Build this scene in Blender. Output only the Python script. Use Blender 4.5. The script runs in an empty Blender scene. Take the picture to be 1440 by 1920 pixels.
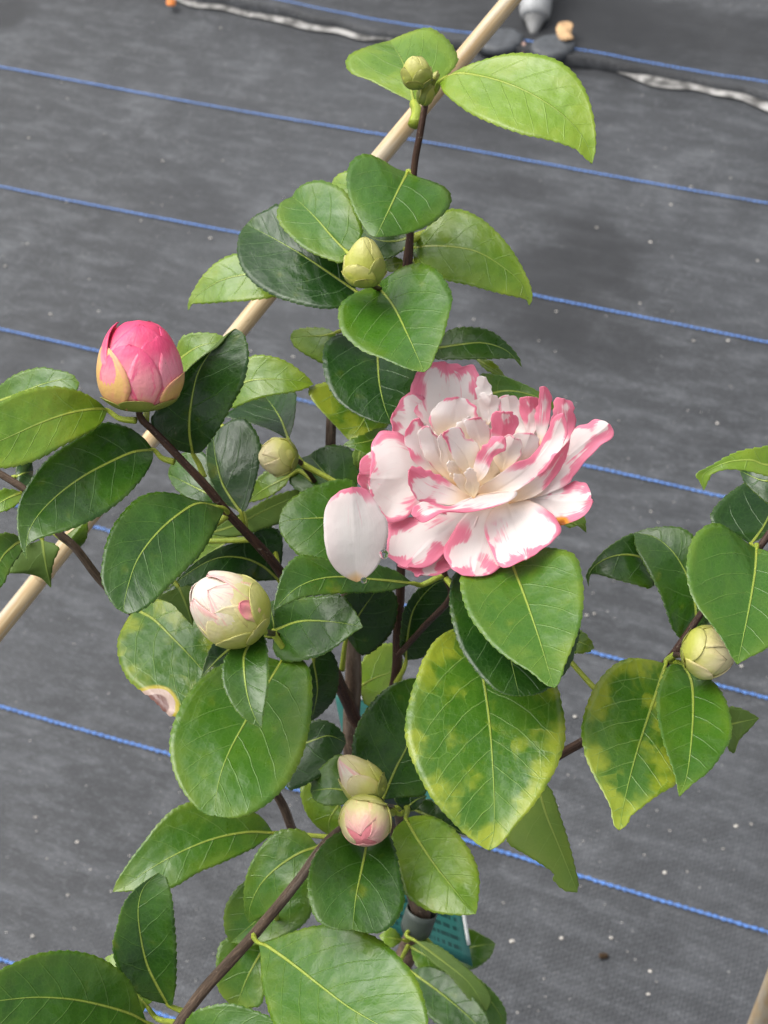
import bpy, math, random
import numpy as np
from mathutils import Vector, Matrix

# ------------------------------------------------------------------ camera, sky, sun, exposure
SC = bpy.context.scene
COL = SC.collection
FPX = 2884.0                      # focal length in photo pixels (1440 x 1920)
PITCH, ROLL, CAM_H = math.radians(52.0), math.radians(-5.0), 1.5
LINE_YAW, LINE_D, LINE_OFF = math.radians(23.3), 1.5 / 5.55, 7.52
cp, sp = math.cos(PITCH), math.sin(PITCH)
FW = np.array([0, cp, -sp]); R0 = np.array([1.0, 0, 0]); U0 = np.array([0, sp, cp])
RT = math.cos(ROLL) * R0 + math.sin(ROLL) * U0
UP = -math.sin(ROLL) * R0 + math.cos(ROLL) * U0
CAM = np.array([0, 0, CAM_H])
cam_d = bpy.data.cameras.new('camera'); cam = bpy.data.objects.new('camera', cam_d); COL.objects.link(cam)
cam.matrix_world = Matrix(((RT[0], UP[0], -FW[0], CAM[0]), (RT[1], UP[1], -FW[1], CAM[1]), (RT[2], UP[2], -FW[2], CAM[2]), (0, 0, 0, 1)))
cam_d.sensor_fit = 'VERTICAL'; cam_d.sensor_height = 36.0; cam_d.lens = 36.0 * FPX / 1920.0
cam_d.clip_start = 0.05; cam_d.clip_end = 500
cam_d.dof.use_dof = True; cam_d.dof.focus_distance = 0.60; cam_d.dof.aperture_fstop = 24.0
SC.camera = cam

SUN_EL, SUN_AZ = math.radians(58), math.radians(-62)     # azimuth from +Y towards +X
world = bpy.data.worlds.new('World'); SC.world = world; world.use_nodes = True
wn = world.node_tree; wn.nodes.clear()
sky = wn.nodes.new('ShaderNodeTexSky'); sky.sky_type = 'NISHITA'; sky.sun_disc = False
sky.sun_elevation = SUN_EL; sky.sun_rotation = SUN_AZ; sky.dust_density = 6.0; sky.air_density = 1.0; sky.altitude = 50
hs = wn.nodes.new('ShaderNodeHueSaturation'); hs.inputs['Saturation'].default_value = 0.22
bg = wn.nodes.new('ShaderNodeBackground'); bg.inputs['Strength'].default_value = 0.15
wo = wn.nodes.new('ShaderNodeOutputWorld')
wn.links.new(sky.outputs[0], hs.inputs['Color']); wn.links.new(hs.outputs[0], bg.inputs[0]); wn.links.new(bg.outputs[0], wo.inputs[0])
sun_d = bpy.data.lights.new('sun', 'SUN'); sun_d.energy = 0.9; sun_d.angle = math.radians(60); sun_d.color = (1.0, 0.97, 0.93)
sun = bpy.data.objects.new('sun', sun_d); COL.objects.link(sun)
sdir = Vector((math.sin(SUN_AZ) * math.cos(SUN_EL), math.cos(SUN_AZ) * math.cos(SUN_EL), math.sin(SUN_EL)))
sun.rotation_euler = sdir.to_track_quat('Z', 'Y').to_euler(); sun.location = (0, 0, 5)
SC.view_settings.view_transform = 'Standard'; SC.view_settings.look = 'None'
SC.view_settings.exposure = 0.80; SC.view_settings.gamma = 1.0
SC.render.engine = 'CYCLES'; SC.cycles.use_denoising = True
SC.cycles.max_bounces = 8; SC.cycles.transparent_max_bounces = 8

# ------------------------------------------------------------------ helpers
rng = random.Random(11); nrng = np.random.default_rng(5)
CROPS = {'p': (0, 0, 1.0), 'a1': (0, 0, .5), 'a2': (720, 0, .5), 'a4': (620, 30, 520 / 1440), 'a5': (340, 270, 680 / 1440),
         'a6': (0, 560, 600 / 1440), 'b1': (590, 660, 580 / 1440), 'b2': (400, 600, 460 / 1440), 'b3': (180, 1020, 520 / 1440),
         'b4': (620, 1040, 510 / 1440), 'b5': (1060, 820, 380 / 960), 'b6': (0, 1480, 620 / 1440), 'b7': (380, 1380, 580 / 1440),
         'b8': (840, 1400, 600 / 1440)}

def px(c, pts):
    ox, oy, s = CROPS[c]
    return np.array([(ox + s * x, oy + s * y) for x, y in pts], float)

def unproj(x, y, z):              # photo pixel + distance along the view axis -> world point(s)
    x, y, z = np.asarray(x, float), np.asarray(y, float), np.asarray(z, float)
    return CAM + z[..., None] * (FW + RT * ((x - 720) / FPX)[..., None] - UP * ((y - 960) / FPX)[..., None])

def on_ground(x, y, h=0.0):       # where the view ray through a pixel meets height h
    d = FW + RT * ((x - 720) / FPX) - UP * ((y - 960) / FPX)
    return CAM + d * ((h - CAM_H) / d[2])

def curve(pts, n, by_len=True):   # Catmull-Rom through pts, n samples equally spaced along it
    P = np.asarray(pts, float)
    if len(P) == 2:
        return P[0] + (P[1] - P[0]) * np.linspace(0, 1, n)[:, None]
    Q = np.vstack([2 * P[0] - P[1], P, 2 * P[-1] - P[-2]])
    out = []
    for i in range(1, len(Q) - 2):
        p0, p1, p2, p3 = Q[i - 1], Q[i], Q[i + 1], Q[i + 2]
        t = np.linspace(0, 1, 16, endpoint=False)[:, None]
        out.append(.5 * (2 * p1 + (p2 - p0) * t + (2 * p0 - 5 * p1 + 4 * p2 - p3) * t ** 2 + (3 * p1 - p0 - 3 * p2 + p3) * t ** 3))
    D = np.vstack(out + [P[-1:]])
    s = np.r_[0, np.cumsum(np.linalg.norm(np.diff(D, axis=0), axis=1))]
    q = np.linspace(0, s[-1], n)
    return np.stack([np.interp(q, s, D[:, k]) for k in range(D.shape[1])], 1)

def tag(o, label=None, cat=None, group=None, kind=None):
    if label: o['label'] = label
    if cat: o['category'] = cat
    if group: o['group'] = group
    if kind: o['kind'] = kind
    return o

def empty(name, loc):
    o = bpy.data.objects.new(name, None); COL.objects.link(o); o.location = Vector(loc); o.empty_display_size = .02
    return o

WORLD_LOC = {}
def link(name, verts, faces, mat, parent=None, origin=None, attrs=None, smooth=True):
    """one mesh object; verts are world positions, origin becomes the object's location"""
    verts = np.asarray(verts, float)
    if origin is None: origin = verts.mean(0)
    origin = np.asarray(origin, float)
    me = bpy.data.meshes.new(name)
    me.from_pydata((verts - origin).tolist(), [], faces)
    if smooth: me.polygons.foreach_set('use_smooth', np.ones(len(me.polygons), bool))
    for k, v in (attrs or {}).items():
        a = me.attributes.new(k, 'FLOAT_VECTOR', 'POINT'); a.data.foreach_set('vector', np.asarray(v, np.float32).ravel())
    me.update()
    o = bpy.data.objects.new(name, me); COL.objects.link(o)
    if mat: me.materials.append(mat)
    pl = WORLD_LOC.get(parent.name, np.zeros(3)) if parent else np.zeros(3)
    o.location = Vector(origin - pl)
    if parent: o.parent = parent
    WORLD_LOC[o.name] = origin
    return o

def grid_faces(n, m, off=0, flip=False):
    f = []
    for i in range(n - 1):
        for j in range(m - 1):
            a = off + i * m + j
            q = (a, a + 1, a + m + 1, a + m)
            f.append(q[::-1] if flip else q)
    return f

def grid_normals(G):
    du = np.gradient(G, axis=0); dv = np.gradient(G, axis=1)
    N = np.cross(dv, du); l = np.linalg.norm(N, axis=2, keepdims=True)
    bad = l[..., 0] < 1e-12
    N = N / np.maximum(l, 1e-12)
    mean = N[~bad].mean(0); N[bad] = mean / np.linalg.norm(mean)
    return N

def slab(G, thick, face_cam=True):
    """close a grid of points into a thin solid whose first layer faces the camera (or away)"""
    n, m, _ = G.shape
    N = grid_normals(G)
    c = G.reshape(-1, 3).mean(0)
    if (np.dot(N.reshape(-1, 3).mean(0), CAM - c) > 0) != face_cam: N = -N; flip = True
    else: flip = False
    edge = np.ones((n, m)); edge[:, 0] = edge[:, -1] = .25; edge[0] = edge[-1] = .25
    B = G - N * thick * edge[..., None]
    V = np.vstack([G.reshape(-1, 3), B.reshape(-1, 3)])
    F = grid_faces(n, m, 0, not flip) + grid_faces(n, m, n * m, flip)
    ring = [j for j in range(m)] + [i * m + m - 1 for i in range(1, n)] + [(n - 1) * m + j for j in range(m - 2, -1, -1)] + [i * m for i in range(n - 2, 0, -1)]
    k = n * m
    for a, b in zip(ring, ring[1:] + ring[:1]):
        q = (a, b, b + k, a + k)
        F.append(q if not flip else q[::-1])
    return V, F

def edge_dist(G):
    n, m, _ = G.shape
    B = np.vstack([G[n // 12:, 0], G[-1], G[n // 12:, -1]])
    P = G.reshape(-1, 3)
    d = np.full(len(P), 1e9)
    for i in range(0, len(B), 2):
        d = np.minimum(d, np.linalg.norm(P - B[i], axis=1))
    return d

def wobble(x, y, seed):           # cheap smooth noise in -1..1
    r = np.random.default_rng(seed); v = 0
    for k in range(5):
        a = r.uniform(0, 6.28); f = r.uniform(.6, 2.4)
        v = v + math.cos(k) * 0 + np.sin(f * (x * math.cos(a) + y * math.sin(a)) + r.uniform(0, 6.28))
    return v / 3.0

SCOL = np.array([0, .05, .14, .28, .44, .60, .76, .90, 1.0])
SEED = [0]
def blade(name, mat, crop, zb, zt, base, tip, mid, L, R, parent=None, arch=.004, fold=-.0025, tilt=.45, tipcurl=0., under=False,
          ruf=0., pv=.3, smid=False, rows=110, serr=.0006, thick=.0004, wav=.0007, par=(0, .5, 0), dl=0., dr=0., cup=1.6, spot=None, label=None):
    """a leaf or petal: midrib and both margins from base to tip, lofted and bent in depth"""
    SEED[0] += 1; seed = SEED[0]
    b, t = px(crop, [base])[0], px(crop, [tip])[0]
    Lp = curve(np.vstack([b, px(crop, L), t]), rows); Rp = curve(np.vstack([b, px(crop, R), t]), rows)
    Mp = curve(np.vstack([b] + ([px(crop, mid)] if mid else []) + [t]), rows)
    s = np.linspace(0, 1, rows); m = len(SCOL)
    zm = zb + (zt - zb) * s - arch * 4 * s * (1 - s) + tipcurl * np.clip((s - .75) / .25, 0, 1) ** 2
    X = np.zeros((rows, 2 * m - 1, 2)); Z = np.zeros((rows, 2 * m - 1)); Uc = np.zeros(2 * m - 1)
    px_m = zm / FPX
    ripple = np.sin(s * math.pi)
    for E, sgn, dd in ((Lp, -1, dl), (Rp, 1, dr)):
        dv = E - Mp; w = np.linalg.norm(dv, axis=1) * px_m
        tooth = 0
        if ruf:
            q = np.linspace(0, 1, rows); sd2 = seed * 7 + (sgn > 0)
            tooth = ruf * np.clip((q - .3) / .3, 0, 1) * np.clip((1 - q) / .04, 0, 1) * (.7 * wobble(q * 9, q * 0, sd2) + .5 * wobble(q * 26, q * 0, sd2 + 1) - .5 * np.clip(wobble(q * 14, q * 0 + 2, sd2 + 2) - .75, 0, 1) * 4)
        if serr:
            L3 = np.r_[0, np.cumsum(np.linalg.norm(np.diff(E, axis=0), axis=1))] * px_m
            ph = (L3 / .0034 + rng.random()) % 1.0
            tooth = (ph * serr * np.clip(np.minimum(s - .08, 1.0 - s) / .06, 0, 1))
        for k, sv in enumerate(SCOL):
            j = m - 1 + sgn * k
            Uc[j] = sgn * sv
            amt = np.full(rows, sv)
            if k == m - 1 or ruf: amt = amt + tooth / np.maximum(w, 1.5e-3) * (1 if k == m - 1 else sv ** 3)
            X[:, j] = Mp + dv * amt[:, None]
            wave = wav * wobble(s * 7 + seed, sv * 2.0 + sgn * 3, seed) * (.25 + .75 * sv) * ripple ** .5
            Z[:, j] = zm - tilt * dv[:, 1] * (sv * sv if smid else sv) * px_m + fold * (sv ** cup) * np.minimum(w / .02, 1.4) + dd * (sv ** cup) * ripple + wave * np.minimum(w / .01, 1)
    G = unproj(X[..., 0], X[..., 1], Z)
    V, F = slab(G, thick, not under)
    ed = edge_dist(G)
    lat = np.zeros(Z.shape)
    seg = np.linalg.norm(np.diff(G, axis=1), axis=2)
    for k in range(1, m):
        lat[:, m - 1 + k] = lat[:, m - 2 + k] + seg[:, m - 2 + k]
        lat[:, m - 1 - k] = lat[:, m - k] - seg[:, m - 1 - k]
    along = np.r_[0, np.cumsum(np.linalg.norm(np.diff(G[:, m - 1], axis=0), axis=1))]
    length = along[-1]
    a1 = np.stack([np.broadcast_to(Uc, Z.shape), np.broadcast_to(s[:, None], Z.shape), np.full(Z.shape, (seed * .618) % 1.0)], 2).reshape(-1, 3)
    a2 = np.stack([lat * 100, np.broadcast_to(along[:, None], Z.shape) * 100, ed.reshape(Z.shape) * 100], 2).reshape(-1, 3)
    sp_ = np.zeros(Z.shape)
    if spot is not None:
        (sx, sy), sr = px(crop, [spot[0]])[0], spot[1]
        sp_ = np.clip(1 - np.hypot(X[..., 0] - sx, (X[..., 1] - sy) * 1.25) / sr, -1, 1)
    a3 = np.stack([np.full(Z.shape, par[0]), np.full(Z.shape, par[1]), np.full(Z.shape, par[2])], 2).reshape(-1, 3)
    a4 = np.stack([sp_, np.full(Z.shape, pv), np.zeros(Z.shape)], 2).reshape(-1, 3)
    at = {'uvs': np.vstack([a1, a1]), 'cm': np.vstack([a2, a2]), 'par': np.vstack([a3, a3]), 'spot': np.vstack([a4, a4])}
    o = link(name, V, F, mat, parent, G[0, m - 1], at)
    if under: o.data.materials.append(mat)
    if label: o['label'] = label
    wid = (seg[:, :].sum(1)).max()
    STATS.append((seed, crop, round(length * 100, 1), round(wid * 100, 1)))
    return o, G[0, m - 1], G
STATS = []

def tube(name, pts, radii, mat, parent=None, sides=10, n=None, bump=0., caps=True, seed=1):
    P = np.asarray(pts, float)
    n = n or max(6, len(P) * 8)
    C = curve(np.hstack([P, np.asarray(radii, float)[:, None]]), n)
    Q, rad = C[:, :3], C[:, 3]
    T = np.gradient(Q, axis=0); T /= np.linalg.norm(T, axis=1, keepdims=True)
    ref = np.array([0, 0, 1.0]) if abs(T[0][2]) < .9 else np.array([1.0, 0, 0])
    A = np.cross(T[0], ref); A /= np.linalg.norm(A)
    V = []
    a = np.linspace(0, 2 * math.pi, sides, endpoint=False)
    for i in range(n):
        A = A - T[i] * np.dot(A, T[i]); A /= np.linalg.norm(A); B = np.cross(T[i], A)
        rr = rad[i] * (1 + bump * (wobble(np.cos(a) * 2 + i * .35, np.sin(a) * 2 + i * .2, seed)))
        V.append(Q[i] + (np.cos(a) * rr)[:, None] * A + (np.sin(a) * rr)[:, None] * B)
    V = np.vstack(V); F = []
    for i in range(n - 1):
        for j in range(sides):
            k = (j + 1) % sides
            F.append((i * sides + j, i * sides + k, (i + 1) * sides + k, (i + 1) * sides + j))
    if caps:
        F.append(tuple(range(sides))[::-1]); F.append(tuple(range((n - 1) * sides, n * sides)))
    al = np.r_[0, np.cumsum(np.linalg.norm(np.diff(Q, axis=0), axis=1))] * 100
    cmv = np.stack([np.tile(a, n), np.repeat(al, sides), np.zeros(n * sides)], 1)
    return link(name, V, F, mat, parent, Q[0], {'cm': cmv})

# ------------------------------------------------------------------ node helper and materials
class Nt:
    def __init__(s, name):
        s.m = bpy.data.materials.new(name); s.m.use_nodes = True; s.t = s.m.node_tree; s.t.nodes.clear()
        s.out = s.t.nodes.new('ShaderNodeOutputMaterial')
    def put(s, sock, v):
        if v is None: return
        if hasattr(v, 'is_output') or isinstance(v, bpy.types.NodeSocket): s.t.links.new(v, sock)
        elif isinstance(v, (tuple, list)):
            sock.default_value = tuple(v) + (1.0,) if len(sock.default_value) == 4 and len(v) == 3 else v
        else:
            try: sock.default_value = v
            except TypeError: sock.default_value = (v, v, v)
    def node(s, typ, props=None, ins=None, out=0):
        n = s.t.nodes.new(typ)
        for k, v in (props or {}).items(): setattr(n, k, v)
        for k, v in (ins or {}).items(): s.put(n.inputs[k], v)
        return n if out is None else n.outputs[out]
    def M(s, op, a, b=None, c=None, clamp=False):
        n = s.t.nodes.new('ShaderNodeMath'); n.operation = op; n.use_clamp = clamp
        for i, v in enumerate((a, b, c)): s.put(n.inputs[i], v)
        return n.outputs[0]
    def V(s, op, a, b=None):
        n = s.t.nodes.new('ShaderNodeVectorMath'); n.operation = op
        s.put(n.inputs[0], a); s.put(n.inputs[1], b)
        return n.outputs[0]
    def mix(s, f, a, b, mode='MIX'):
        n = s.t.nodes.new('ShaderNodeMix'); n.data_type = 'RGBA'; n.blend_type = mode; n.clamp_factor = True
        s.put(n.inputs['Factor'], f); s.put(n.inputs[6], a); s.put(n.inputs[7], b)
        return n.outputs[2]
    def step(s, x, lo, hi, a=0., b=1.):
        n = s.t.nodes.new('ShaderNodeMapRange'); n.interpolation_type = 'SMOOTHSTEP'; n.clamp = True
        s.put(n.inputs[0], x)
        for i, v in enumerate((lo, hi, a, b)): s.put(n.inputs[i + 1], v)
        return n.outputs[0]
    def attr(s, name):
        v = s.node('ShaderNodeAttribute', {'attribute_name': name}, None, 1)
        n = s.t.nodes.new('ShaderNodeSeparateXYZ'); s.t.links.new(v, n.inputs[0])
        return v, n.outputs[0], n.outputs[1], n.outputs[2]
    def comb(s, x, y, z=0.):
        return s.node('ShaderNodeCombineXYZ', None, {0: x, 1: y, 2: z})
    def noise(s, vec, scale, detail=3., rough=.5, dist=0.):
        return s.node('ShaderNodeTexNoise', None, {'Vector': vec, 'Scale': scale, 'Detail': detail, 'Roughness': rough, 'Distortion': dist}, 0)
    def bump(s, h, dist, strength=1.):
        return s.node('ShaderNodeBump', None, {'Height': h, 'Distance': dist, 'Strength': strength})
    def bsdf(s, col, rough, normal=None, spec=.5, trans=0., transcol=None, coat=0., sheen=0., sss=0.):
        p = s.node('ShaderNodeBsdfPrincipled', None, {'Base Color': col, 'Roughness': rough, 'Specular IOR Level': spec, 'Coat Weight': coat, 'Coat Roughness': .15, 'Sheen Weight': sheen}, None)
        if normal is not None: s.put(p.inputs['Normal'], normal)
        sh = p.outputs[0]
        if trans:
            tr = s.node('ShaderNodeBsdfTranslucent', None, {'Color': transcol if transcol is not None else col})
            mx = s.t.nodes.new('ShaderNodeMixShader'); s.put(mx.inputs[0], trans); s.t.links.new(sh, mx.inputs[1]); s.t.links.new(tr, mx.inputs[2])
            sh = mx.outputs[0]
        s.t.links.new(sh, s.out.inputs[0])
        return s.m

def leaf_material(name, under=False):
    n = Nt(name)
    uv, u, v, seed = n.attr('uvs'); cm, x, y, ed = n.attr('cm'); pr, yel, light, mott = n.attr('par'); _, spot, _, _ = n.attr('spot')
    off = n.comb(n.M('MULTIPLY', seed, 37.), n.M('MULTIPLY', seed, 91.), 0.)
    P = n.V('ADD', n.comb(x, y, 0.), off)
    ax = n.M('ABSOLUTE', x); au = n.M('ABSOLUTE', u); side = n.M('GREATER_THAN', x, 0.)
    nz = n.M('SUBTRACT', n.noise(P, 1.1, 2.), .5)
    # lateral veins: leave the midrib at about 50 degrees, bend towards the tip
    sv = n.M('SUBTRACT', y, n.M('ADD', n.M('MULTIPLY', ax, .80), n.M('MULTIPLY', n.M('MULTIPLY', ax, ax), .10)))
    sv = n.M('ADD', sv, n.M('MULTIPLY', nz, .26))
    sv = n.M('ADD', n.M('DIVIDE', sv, 1.12), n.M('ADD', n.M('MULTIPLY', side, .43), seed))
    d = n.M('MULTIPLY', n.M('ABSOLUTE', n.M('SUBTRACT', n.M('FRACT', sv), .5)), .9)
    lat = n.step(d, .006, .034, 1., 0.)
    lat = n.M('MULTIPLY', lat, n.step(au, .55, .92, 1., .12))
    vor = n.node('ShaderNodeTexVoronoi', {'feature': 'DISTANCE_TO_EDGE', 'voronoi_dimensions': '2D'}, {'Vector': n.V('ADD', P, n.comb(n.M('MULTIPLY', nz, .4), n.M('MULTIPLY', nz, -.3))), 'Scale': 1.15, 'Randomness': .9}, 0)
    cell = n.step(vor, .004, .034, 1., 0.)
    cell = n.M('MULTIPLY', cell, n.step(au, .2, .75, .25, 1.))
    vor2 = n.node('ShaderNodeTexVoronoi', {'feature': 'DISTANCE_TO_EDGE', 'voronoi_dimensions': '2D'}, {'Vector': P, 'Scale': 4.6}, 0)
    tert = n.step(vor2, .02, .12, 1., 0.)
    midw = n.M('MULTIPLY', n.M('SUBTRACT', 1.08, v), .075)
    mid = n.step(n.M('DIVIDE', ax, midw), .45, 1.15, 1., 0.)
    # colour
    big = n.noise(P, .55, 3., .55); fine = n.noise(P, 5., 4., .6)
    lf = n.M('ADD', light, n.M('MULTIPLY', n.M('SUBTRACT', big, .5), .55))
    lf = n.M('ADD', lf, n.M('MULTIPLY', n.M('SUBTRACT', fine, .5), .14), clamp=True)
    dark, mid_g, pale = (.008, .038, .004), (.040, .122, .007), (.150, .260, .016)
    c = n.mix(n.step(lf, .0, .5), dark, mid_g)
    c = n.mix(n.step(lf, .45, 1.0), c, pale)
    vc = n.node('ShaderNodeTexVoronoi', {'feature': 'F1', 'voronoi_dimensions': '2D'}, {'Vector': n.V('ADD', P, n.comb(n.M('MULTIPLY', nz, .4), n.M('MULTIPLY', nz, -.3))), 'Scale': 1.15, 'Randomness': .9}, 1)
    vcr = n.M('MULTIPLY', n.M('SUBTRACT', n.node('ShaderNodeSeparateColor', None, {0: vc}, 0), .5), .17)
    patch = n.M('MULTIPLY', mott, n.step(n.M('ADD', n.M('ADD', n.noise(P, .75, 3., .55), vcr), n.step(ed, 0., 1.5, .17, -.09)), .44, .74))
    rim = n.M('MULTIPLY', n.M('MULTIPLY', yel, n.step(big, .38, .66, .1, .9)), n.step(n.M('ADD', ed, n.M('MULTIPLY', nz, 1.3)), -.1, .8, 1., 0.))
    yl = n.M('MAXIMUM', n.M('MULTIPLY', patch, .85), rim)
    c = n.mix(yl, c, n.mix(n.noise(P, 1.7, 2.), (.20, .27, .018), (.33, .36, .030)))
    c = n.mix(n.step(ed, .0, .045, .6, 0.), c, (.22, .30, .05))
    vein_c = n.mix(light, (.085, .19, .05), (.25, .38, .07))
    c = n.mix(n.M('MULTIPLY', tert, .10), c, vein_c)
    c = n.mix(n.M('MULTIPLY', cell, n.M('ADD', .04, n.M('MULTIPLY', mott, .34))), c, vein_c)
    c = n.mix(n.M('MULTIPLY', lat, n.M('ADD', .34, n.M('MULTIPLY', mott, .3))), c, vein_c)
    c = n.mix(n.M('MULTIPLY', mid, .9), c, n.mix(v, (.36, .42, .06), (.20, .33, .06)))
    # necrotic patch with a pale rim (only where the spot attribute is positive)
    sp2 = n.M('ADD', spot, n.M('MULTIPLY', nz, .18))
    c = n.mix(n.step(sp2, .02, .16), c, (.42, .34, .02))
    c = n.mix(n.step(sp2, .20, .26), c, (.46, .33, .27))
    c = n.mix(n.step(sp2, .42, .52), c, n.mix(fine, (.10, .035, .028), (.20, .09, .07)))
    if under:
        c = n.mix(.5, c, (.105, .155, .035))
    # relief: veins sunk, blisters between them
    h = n.M('ADD', n.M('MULTIPLY', lat, -.30), n.M('MULTIPLY', mid, -.8))
    h = n.M('ADD', h, n.M('MULTIPLY', n.step(vor2, 0., .3), .035))
    h = n.M('ADD', h, n.M('MULTIPLY', cell, -.05))
    h = n.M('ADD', h, n.M('MULTIPLY', n.noise(P, 1.3, 1.), 1.5))
    h = n.M('ADD', h, n.M('MULTIPLY', fine, .05))
    nb = n.bump(h, .00065, .8 if not under else .4)
    ro = n.M('ADD', .20, n.M('MULTIPLY', n.noise(P, 2.3, 3.), .20))
    if under: ro = .6
    return n.bsdf(c, ro, nb, spec=.42 if not under else .25, trans=.14, transcol=n.mix(.5, c, (.20, .34, .02)))

def petal_material(name):
    n = Nt(name)
    uv, u, v, seed = n.attr('uvs'); cm, x, y, ed = n.attr('cm'); pr, pink, cream, fleck = n.attr('par'); _, spot, pv, _ = n.attr('spot')
    so = n.M('MULTIPLY', seed, 53.)
    ray = n.comb(n.M('ADD', n.M('MULTIPLY', u, 7.), so), n.M('MULTIPLY', v, 1.3), so)
    st = n.noise(ray, 1.6, 4., .6); st2 = n.noise(ray, 6., 2., .6)
    P = n.V('ADD', n.comb(x, y, 0.), n.comb(so, so, 0.)); cl = n.noise(P, .9, 2.)
    wid = n.M('MULTIPLY', n.M('ADD', n.M('MULTIPLY', n.M('POWER', st, 1.5), 1.3), n.M('MULTIPLY', st2, .22)), .62)
    wid = n.M('MULTIPLY', wid, n.M('MULTIPLY', n.step(cl, .34, .66, .12, 1.9), pink))
    band = n.step(n.M('DIVIDE', ed, n.M('ADD', wid, .004)), .55, 1.15, 1., 0.)
    band = n.M('MULTIPLY', n.M('MULTIPLY', band, n.step(wid, .035, .09)), n.step(n.M('SUBTRACT', v, pv), .0, .16))
    c = n.mix(n.step(n.M('ADD', v, n.M('MULTIPLY', n.M('SUBTRACT', cl, .5), .2)), n.M('MULTIPLY', cream, -.2), n.M('ADD', .12, n.M('MULTIPLY', cream, .8))), (.93, .76, .46), (.88, .83, .80))
    c = n.mix(n.step(v, .0, .12, .6, 0.), c, (.88, .55, .20))
    blush = n.M('MULTIPLY', n.step(ed, .1, .9, .16, .0), pink)
    c = n.mix(blush, c, (.84, .50, .53))
    c = n.mix(n.M('MULTIPLY', n.M('MULTIPLY', n.step(st, .60, .72), fleck), n.step(v, .3, .6, 0., .55)), c, (.82, .22, .32))
    pk = n.mix(st2, (.79, .14, .27), (.86, .33, .45))
    c = n.mix(n.M('MULTIPLY', band, .93), c, pk)
    c = n.mix(n.M('MULTIPLY', n.step(ed, .0, .02, .35, .0), pink), c, (.86, .64, .67))
    sp2 = n.M('ADD', spot, n.M('MULTIPLY', n.M('SUBTRACT', n.noise(P, 3., 2.), .5), .5))
    c = n.mix(n.step(sp2, .1, .5), c, (.75, .33, .03)); c = n.mix(n.step(sp2, .5, .8), c, (.36, .10, .01))
    h = n.M('ADD', n.M('MULTIPLY', n.noise(n.comb(n.M('ADD', n.M('MULTIPLY', u, 26.), so), n.M('MULTIPLY', v, 2.), 0.), 1., 2.), .22), n.M('MULTIPLY', n.noise(P, 1.3, 2.), 1.2))
    return n.bsdf(c, .46, n.bump(h, .0007, .6), spec=.35, trans=.42, transcol=c)

def bud_material(name, ca, cb, cc, pink=(.78, .10, .20), pk=0., brown=.3):
    """ca at the base, cb in the middle, cc at the tip of a scale or bud petal"""
    n = Nt(name)
    uv, u, v, seed = n.attr('uvs'); cm, x, y, ed = n.attr('cm')
    so = n.M('MULTIPLY', seed, 31.); P = n.V('ADD', n.comb(x, y, 0.), n.comb(so, so, 0.))
    no = n.noise(P, 1.5, 3.); st = n.noise(n.comb(n.M('ADD', n.M('MULTIPLY', u, 5.), so), n.M('MULTIPLY', v, 1.6), so), 1.7, 4., .6)
    vv = n.M('ADD', v, n.M('MULTIPLY', n.M('SUBTRACT', no, .5), .5))
    c = n.mix(n.step(vv, .05, .5), ca, cb); c = n.mix(n.step(vv, .5, .95), c, cc)
    if pk:
        c = n.mix(n.M('MULTIPLY', n.step(n.M('ADD', st, n.M('MULTIPLY', n.step(ed, 0., .35, .16, -.05), 1.)), .50, .66), pk), c, pink)
    c = n.mix(n.M('MULTIPLY', n.step(ed, .0, .035, .6, 0.), brown), c, (.20, .10, .03))
    c = n.mix(n.step(n.noise(P, 9., 1.), .74, .80, 0., .55), c, (.16, .10, .03))
    h = n.M('ADD', n.M('MULTIPLY', st, .6), n.noise(P, 6., 2.))
    return n.bsdf(c, .42, n.bump(h, .0004, .5), spec=.4, trans=.14, transcol=c)

def bark_material(name, c1, c2, c3, rough=.75):
    n = Nt(name)
    cm, a, y, _ = n.attr('cm')
    P = n.comb(n.M('MULTIPLY', n.node('ShaderNodeMath', {'operation': 'SINE'}, {0: a}), .8), n.M('MULTIPLY', y, .35), n.M('MULTIPLY', n.node('ShaderNodeMath', {'operation': 'COSINE'}, {0: a}), .8))
    f = n.noise(P, 3.2, 4., .65); g = n.noise(P, .9, 2.)
    c = n.mix(n.step(f, .35, .7), c1, c2); c = n.mix(n.step(g, .5, .75), c, c3)
    geo = n.node('ShaderNodeNewGeometry', None, None, None)
    w = n.noise(geo.outputs['Position'], 700., 3.)
    c = n.mix(n.step(w, .64, .75, 0., .5), c, (.32, .27, .2))
    return n.bsdf(c, rough, n.bump(n.M('ADD', f, w), .0005, .7), spec=.3)

def plain(name, col, rough=.5, spec=.5, noise_amt=.15, scale=40., bump=.0):
    n = Nt(name)
    geo = n.node('ShaderNodeNewGeometry', None, None, None)
    f = n.noise(geo.outputs['Position'], scale, 4.)
    dk = tuple(k * (1 - noise_amt * 2) for k in col); lt = tuple(min(1, k * (1 + noise_amt * 2)) for k in col)
    return n.bsdf(n.mix(n.step(f, .3, .7), dk, lt), rough, n.bump(f, bump) if bump else None, spec=spec)

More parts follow.
